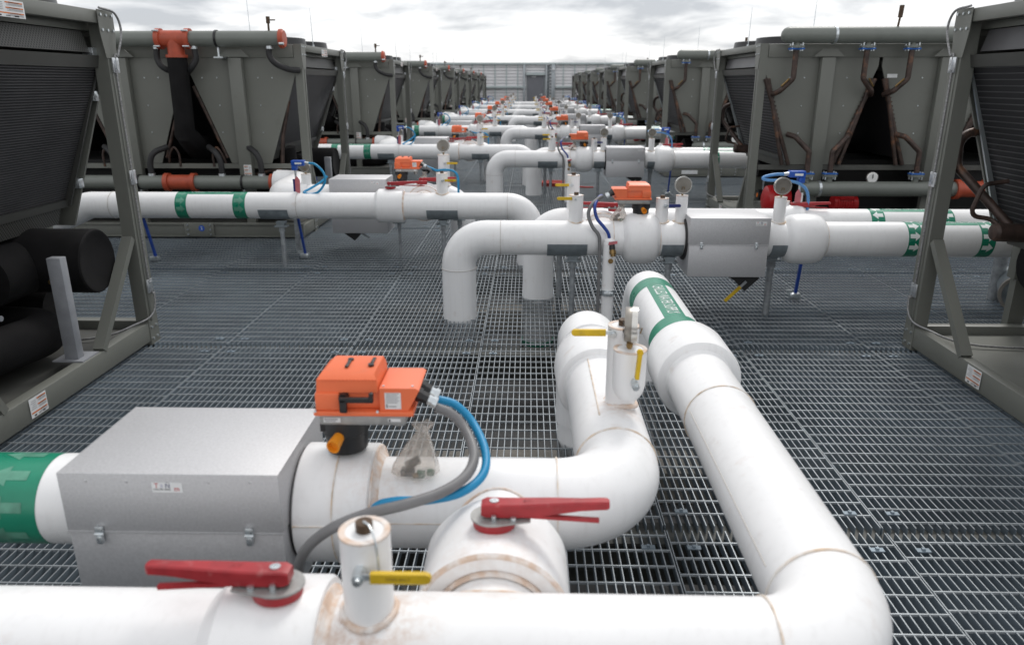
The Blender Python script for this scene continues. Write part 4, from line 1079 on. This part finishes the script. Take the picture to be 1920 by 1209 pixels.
Byp = Thing('bypass_pipe', '', 'pipe', (-1.03, 7.5, ZL), 'white bypass pipes')
L(Byp.o, 'short white bypass pipe with tan seams between pipes of the %s left pair')
Byp.part('jacket', MB().cyl((-1.03, YF, ZL), (-1.03, YBk, ZL), RP, 40), 'jacket')
Byp.part('valve_cover', MB().lathe((-1.03, 7.36, ZL), (0,1,0), [(.0, RP), (.0, .168), (.006, .175), (.2, .175), (.25, .16), (.28, RP)], 48), 'jacket')
Byp.part('caulk_joint', ring((-1.03, 7.362, ZL), (0,1,0), .174, .008, .003), 'caulk')
Byp.part('caulk_joint', ring((-1.03, 7.35, ZL), (0,1,0), RP, .014, .004), 'caulk')
Byp.part('caulk_joint', MB().tube([(-1.03+(RP+.004)*cos(t*pi/24), YF+.001+sqrt(max(0, RP**2-(RP*sin(t*pi/24))**2)), ZL+(RP+.002)*sin(t*pi/24)) for t in range(1, 24)], .006, 8), 'caulk_thin')
L(red_lever('', (-1.33, YF, .745), 1, g_lev, .36, .10), 'red lever on the front pipe valve of the %s left pair from the camera')
L(red_lever('', (-1.06, 7.47, .752), 1, g_lev, .34, .06), 'red lever on the bypass between pipes of the %s left pair')
L(actuator('', -1.375, YBk, .826, 1, g_act, True, False), 'orange actuator on the rear pipe of the %s left pipe pair')
L(insulation_box('', -2.03, -1.45, 7.6, 8.0, .21, .765, .585, RP, YBk, ZL, g_box, -1.60), 'grey metal box on the rear pipe of the %s left pipe pair')
L(gauge('', -.875, YBk-.005, 1.085, .064, g_gau, stem_z=.995), 'round gauge on the tall white stub of the %s left pair')
L(gauge('', -2.32, YBk, .865, .052, g_gau, stem_z=.795), 'round gauge beside the blue switch box of the %s left pair')
L(ball_valve('', (-.858, YBk-.065, .915), 1, g_bv, .10), 'yellow lever on the tall gauge stub of the %s left pair')
L(ball_valve('', (-.818, YF-.056, .815), 1, g_bv, .10), 'yellow lever on the short capped stub of the %s left pair')
L(flow_switch('', -2.205, YF, .955, ZL+RP-.01, 1, 'blue flow switches'), 'blue switch box on the front pipe of the %s left pair')
L(cable('blue_cable', '', [(-2.105, YF, .966), (-2.04, YF-.01, .955), (-1.965, YF-.02, .88), (-1.955, YF-.03, .79), (-2.02, YF-.03, .70), (-2.10, YF-.03, .675), (-2.17, YF-.02, .69), (-2.12, YF+.06, .72), (-2.04, YF+.15, .77), (-1.99, YF+.2, .82)], .011, 'blue_hose', 'blue cables', seg=10), 'blue cable looping from the switch box of the %s left pair')
L(cable('blue_cable', '', [(-1.055, YBk+.02, .872), (-1.0, YBk, .852), (-.94, YBk-.07, .842), (-.85, YBk-.085, .848), (-.77, YBk-.09, .838), (-.725, YBk-.09, .78), (-.72, YBk-.10, .66), (-.715, YBk-.1, .1)], .012, 'blue_hose', 'blue cables', seg=10), 'blue cable arching from the actuator of the %s left pair')
L(cable('grey_conduit', '', [(-1.055, YBk-.035, .872), (-1.0, YBk-.02, .83), (-.95, YBk+.04, .74), (-.93, YBk+.1, .6)], .013, 'grey_hose', 'grey conduits', 'conduit', 10), 'grey conduit from the actuator of the %s left pair')
L(plastic_bag('', -1.10, YBk, .685, 'plastic bags of spare connectors', .13), 'clear bag of connectors beneath the actuator of the %s left pair')
T_ = Thing('drain_valve', '', 'valve', (-1.80, YBk, .12), 'black drain valves under the boxes')
L(T_.o, 'black wedge drain with grey lever under the box of the %s left pair')
T_.part('strainer_leg', MB().prism([(-1.96, .205), (-1.74, .205), (-1.83, .11)], 'y', YBk-.09, YBk+.05), 'rubber')
T_.part('lever', MB().bar((-1.76, YBk-.1, .20), (-1.67, YBk-.1, .14), .008, .02), 'galv_post')
gs = 'grey pipe support posts'
L(pipe_support('', -2.375, 7.06, ZL-RP-.004, gs), 'grey post under the left saddle of the %s left pair')
L(pipe_support('', -2.44, 7.72, ZL-RP-.004, gs, .024), 'grey post under the left end of the rear pipe, %s left pair')
L(pipe_support('', -.83, YF, ZL-RP-.006, gs), 'grey post under the right saddle of the %s left pair')
L(pipe_support('', -.70, YF+.35, ZL-RP-.02, gs, .019), 'rear grey post between the drops of the %s left pair')
L(pipe_support('', -1.30, 7.42, ZL-RP-.03, gs, .014), 'thin grey rod under the valve of the %s left pair')
L(blue_strut('', -2.26, -2.33, 7.36, .62, 'blue struts'), 'blue strut under the switch box of the %s left pair')
L(blue_strut('', -3.72, -3.80, 7.20, .50, 'blue struts'), 'blue strut near the chiller end of the %s left pair')

# ------------------------------------------------------------------ RIGHT PAIRS
YR, YRb, ZR = 5.42, 6.0, .61
Fr = Thing('insulated_pipe', '', 'pipe', (-.515, YR, ZR), g_pipe)
Rr(Fr.o, 'front white insulated pipe of the %s right pipe pair, bending down into the grating')
jacket_tube(Fr, [(6.8, YR, ZR), (-.515, YR, ZR), (-.515, YR, -.43)], RP, .21)
valve_cover(Fr, (.823, YR, ZR), XA, RP, .188, .118, True, False)
valve_cover(Fr, (2.01, YR, ZR), XA, RP, .184, .130, True, False)
pipe_rings(Fr, [((.62, YR, ZR), XA, RP, .004), ((.955, YR, ZR), XA, RP, .006), ((2.155, YR, ZR), XA, RP, .003)], 'caulk_thin')
pipe_rings(Fr, [((-.20, YR, ZR), XA, RP, .003), ((-.515, YR, .38), (0,0,1), RP, .003)], 'seam')
stub(Fr, .348, YR, ZR+.1, .925, .052)
stub(Fr, .972, YR, ZR+.1, .905, .046); stub(Fr, 1.112, YR, ZR+.1, .925, .043, False); stub(Fr, 1.822, YR, ZR+.1, .915, .043, False)
for x in (.348, .972, 1.112, 1.822): stub_collar(Fr, x, YR, (0, YR, ZR), XA, RP, .047, 'caulk_thin')
for x0, x1 in ((.14, .43), (.97, 1.125), (1.76, 1.885)): saddle(Fr, (0, YR, ZR), x0, x1, RP)
band(Fr, (0, YR, ZR), XA, NEG_Y, RP, 2.72, 2.815, (-.1, .55, 1.2, 1.85), 1)
band(Fr, (0, YR, ZR), XA, NEG_Y, RP, 3.235, 3.335, (-.1, .55, 1.2, 1.85), 1)
label_strip(Fr, (0, YR, ZR), XA, NEG_Y, RP, 2.817, 3.233, .0, .45, 'CHILLED WATER RETURN', 1, .080, .46)
Br = Thing('insulated_pipe', '', 'pipe', (.085, YRb, ZR), g_pipe)
Rr(Br.o, 'rear white insulated pipe of the %s right pipe pair, partly hidden by the front one')
jacket_tube(Br, [(6.8, YRb, ZR), (.085, YRb, ZR), (.085, YRb, -.43)], RP, .21)
valve_cover(Br, (2.10, YRb, ZR), XA, RP, .165, .10, True, False)
stub(Br, .36, YRb, ZR+.1, 1.0, .05); stub(Br, 2.06, YRb, ZR+.1, .80, .03, False)
Br.part('green_ring', MB().lathe((.085, YRb, -.41), (0,0,1), [(0, RP), (0, RP+.012), (.035, RP+.012), (.035, RP)], 40), 'green')
band(Br, (0, YRb, ZR), XA, NEG_Y, RP, 2.71, 2.815, (.1, .75, 1.4), -1)
band(Br, (0, YRb, ZR), XA, NEG_Y, RP, 3.26, 3.36, (.1, .75, 1.4), -1)
label_strip(Br, (0, YRb, ZR), XA, NEG_Y, RP, 2.817, 3.258, .0, .45, 'CHILLED WATER SUPPLY', 1, .080, .46)
By2 = Thing('bypass_pipe', '', 'pipe', (.56, 5.7, ZR), 'white bypass pipes')
Rr(By2.o, 'short white bypass pipe with tan seams between pipes of the %s right pair')
By2.part('jacket', MB().cyl((.56, YR, ZR), (.56, YRb, ZR), RP, 40), 'jacket')
By2.part('valve_cover', MB().lathe((.56, 5.60, ZR), (0,1,0), [(0, RP), (0, .15), (.006, .157), (.16, .157), (.2, RP)], 44), 'jacket')
for yy in (5.60, 5.57): By2.part('caulk_joint', ring((.56, yy, ZR), (0,1,0), .155 if yy > 5.58 else RP, .008, .003), 'caulk')
Rr(red_lever('', (.66, 5.68, .785), -1, g_lev, .30, .02), 'red lever behind the actuator on the bypass of the %s right pair')
Rr(red_lever('', (2.12, YRb-.02, .745), 1, g_lev, .29, -.02), 'red lever right of the rear gauge on the %s right pair')
Rr(actuator('', .880, YR+.02, .868, -1, g_act, False), 'orange actuator above the rounded valve of the %s right pair')
Rr(insulation_box('', 1.145, 1.703, 5.22, 5.62, .370, .795, .605, RP, YR, ZR, g_box, 1.60), 'grey metal box on the front pipe of the %s right pair')
Rr(gauge('', 1.112, YR, 1.0, .060, g_gau, stem_z=.925), 'left gauge beside the box of the %s right pair')
Rr(gauge('', 1.822, YR, .995, .060, g_gau, stem_z=.915), 'right gauge near the blue switch of the %s right pair')
Rr(ball_valve('', (.34, YR-.02, .905), -1, g_bv, .10, textual=False), 'yellow lever pointing left from the front stub of the %s right pair')
Rr(ball_valve('', (.345, YRb-.05, .93), -1, g_bv, .10, textual=False), 'yellow lever pointing left from the rear stub of the %s right pair')
Rr(ball_valve('', (.985, YR-.045, .86), 1, 'navy handled ball valves', .075, 'navy', textual=False), 'navy lever on the short stub of the %s right pair')
Rr(flow_switch('', 2.12, YRb, 1.0, ZR+RP-.01, -1, 'blue flow switches'), 'blue switch box with red tag on the %s right pair')
Rr(cable('blue_cable', '', [(2.02, YRb, 1.011), (1.95, YRb-.01, 1.01), (1.87, YRb-.02, .995), (1.85, YRb-.03, .978), (1.90, YRb-.03, .967), (2.02, YRb-.03, .965), (2.13, YRb-.03, .945), (2.20, YRb-.03, .89), (2.225, YRb-.03, .80), (2.226, YRb-.02, .70)], .012, 'blue_hose_pale', 'pale blue cables', seg=10), 'pale blue cable doubling back from the switch of the %s right pair')
Rr(cable('grey_conduit', '', [(.535, YR-.01, .915), (.50, YR-.03, .90), (.45, YR-.09, .862), (.43, YR-.12, .80), (.46, YR-.14, .72), (.505, YR-.15, .66), (.515, YR-.15, .58), (.517, YR-.15, .30), (.517, YR-.15, -.3)], .013, 'grey_hose', 'grey conduits', 'conduit', 10), 'grey conduit dropping from the actuator of the %s right pair')
Rr(cable('blue_cable', '', [(.535, YR+.04, .915), (.51, YR, .905), (.475, YR-.10, .86), (.49, YR-.13, .78), (.54, YR-.15, .72), (.575, YR-.155, .67), (.585, YR-.15, .60)], .012, 'blue_strut', 'blue cables', seg=10), 'dark blue cable dropping from the actuator of the %s right pair')
Rr(plastic_bag('', .66, YR+.02, .735, 'plastic bags of spare connectors', .12), 'clear bag of connectors beside the rounded valve of the %s right pair')
Dp = Thing('drain_pipe', '', 'pipe', (.58, 5.27, 0), 'thin white drain pipes')
Rr(Dp.o, 'thin upright white drain pipe with brass valve, %s right pair')
Dp.part('jacket', MB().tube([(.585, 5.27, -.43), (.585, 5.27, .60)], .045, 28).lathe((.585, 5.27, .60), (0,0,1), [(0,.045),(.025,.039),(.04,.02),(.045,0)], 28), 'jacket')
Dp.part('clamp', MB().lathe((.585, 5.27, .24), (0,0,1), [(-.02,.044),(-.02,.049),(.02,.049),(.02,.044)], 28).box(.55, .62, 5.205, 5.222, .225, .255, .003), 'zinc')
Dp.part('brass_valve', MB().cyl((.60, 5.23, .585), (.608, 5.205, .52), .018, 12).cyl((.603, 5.22, .560), (.606, 5.211, .535), .024, 12).cyl((.592, 5.205, .485), (.592, 5.212, .485), .018, 14), 'bronze')
Dp.part('valve_cap', MB().cyl((.598, 5.236, .60), (.602, 5.222, .565), .022, 12), 'black')
Dp.part('tag', MB().prism([(.57, .60), (.635, .61), (.635, .63), (.575, .622)], 'y', 5.214, 5.217), 'tag_pink')
T2 = Thing('drain_valve', '', 'valve', (1.55, YR, .22), 'black drain valves under the boxes')
Rr(T2.o, 'black drain fitting with yellow lever under the box of the %s right pair')
T2.part('strainer_leg', MB().prism([(1.42, .372), (1.66, .372), (1.70, .335), (1.60, .235), (1.52, .315)], 'y', YR-.09, YR+.05), 'rubber')
T2.part('lever', MB().bar((1.60, YR-.11, .315), (1.55, YR-.11, .265), .006, .02), 'galv_post')
T2.part('grip', MB().bar((1.56, YR-.112, .275), (1.455, YR-.112, .165), .010, .024), 'yellow')
Rr(pipe_support('', .335, 5.45, ZR-RP-.004, gs), 'grey post under the left saddle of the %s right pair')
Rr(pipe_support('', .26, 6.02, ZR-RP-.004, gs, .024), 'rear grey post beside the drop of the %s right pair')
Rr(pipe_support('', 1.045, YR, ZR-RP-.004, gs, .02), 'grey post left of the box of the %s right pair')
Rr(pipe_support('', 1.84, 5.54, ZR-RP-.01, gs, .026), 'grey post right of the box of the %s right pair')
Rr(pipe_support('', 3.85, YRb, ZR-RP-.01, gs, .05), 'stout grey post inside the chiller bay of the %s right pair')
Rr(blue_strut('', 2.21, 2.24, 5.97, .50, 'blue struts'), 'blue strut under the rear pipe of the %s right pair')

index_children()
for k in range(1, 7):
    for o, t in LEFT + RIGHT:
        c = dup(o, (0, PER*k, 0), t % ORD[k+1])
        kind = o.name.split('.')[0]
        amp = {'valve_lever': 9, 'pressure_gauge': 22, 'valve_actuator': 3, 'ball_valve': 6, 'flow_switch': 9, 'plastic_bag': 90}.get(kind, 0)
        if amp: c.rotation_euler[2] += radians(random.uniform(-amp, amp))

# coil of red hose lying on the grating
pts = []
for k in range(5*24):
    t = 2*pi*k/24; rr = .20 + .012*(k/24); pts.append((.45 + rr*cos(t)*1.25, 12.9 + rr*.75*sin(t), .02 + .012*(k/24)))
pts += [(.75, 12.75, .03), (.95, 12.7, .015), (1.1, 12.72, .012)]
single('hose_coil', MB().tube(pts, .014, 8), 'red_hose', 'coil of red hose lying on the grating in the aisle', 'hose', (.45, 12.9, 0))

T = Thing('drum', 'blue-grey drum with beige rim lying behind the nearest right chiller', 'drum', (3.80, 5.62, .13))
ax = V(-.45, -.89, 0).normalized()
T.part('barrel', MB().lathe(V(3.80, 5.62, .14), -ax, [(0, 0), (0, .118), (.01, .128), (.5, .128), (.5, 0)], 36), 'saddle')
T.part('rim', MB().lathe(V(3.80, 5.62, .14), ax, [(-.03, .127), (-.03, .142), (.008, .142), (.008, .118), (-.004, .118)], 36), 'curb')
uu = V(0, 0, -1)
T.part('lettering', flat_text('north', .06, V(3.80, 5.62, .14)+ax*.0012, uu, V(-ax.y, ax.x, 0)*-1), 'print_grey')
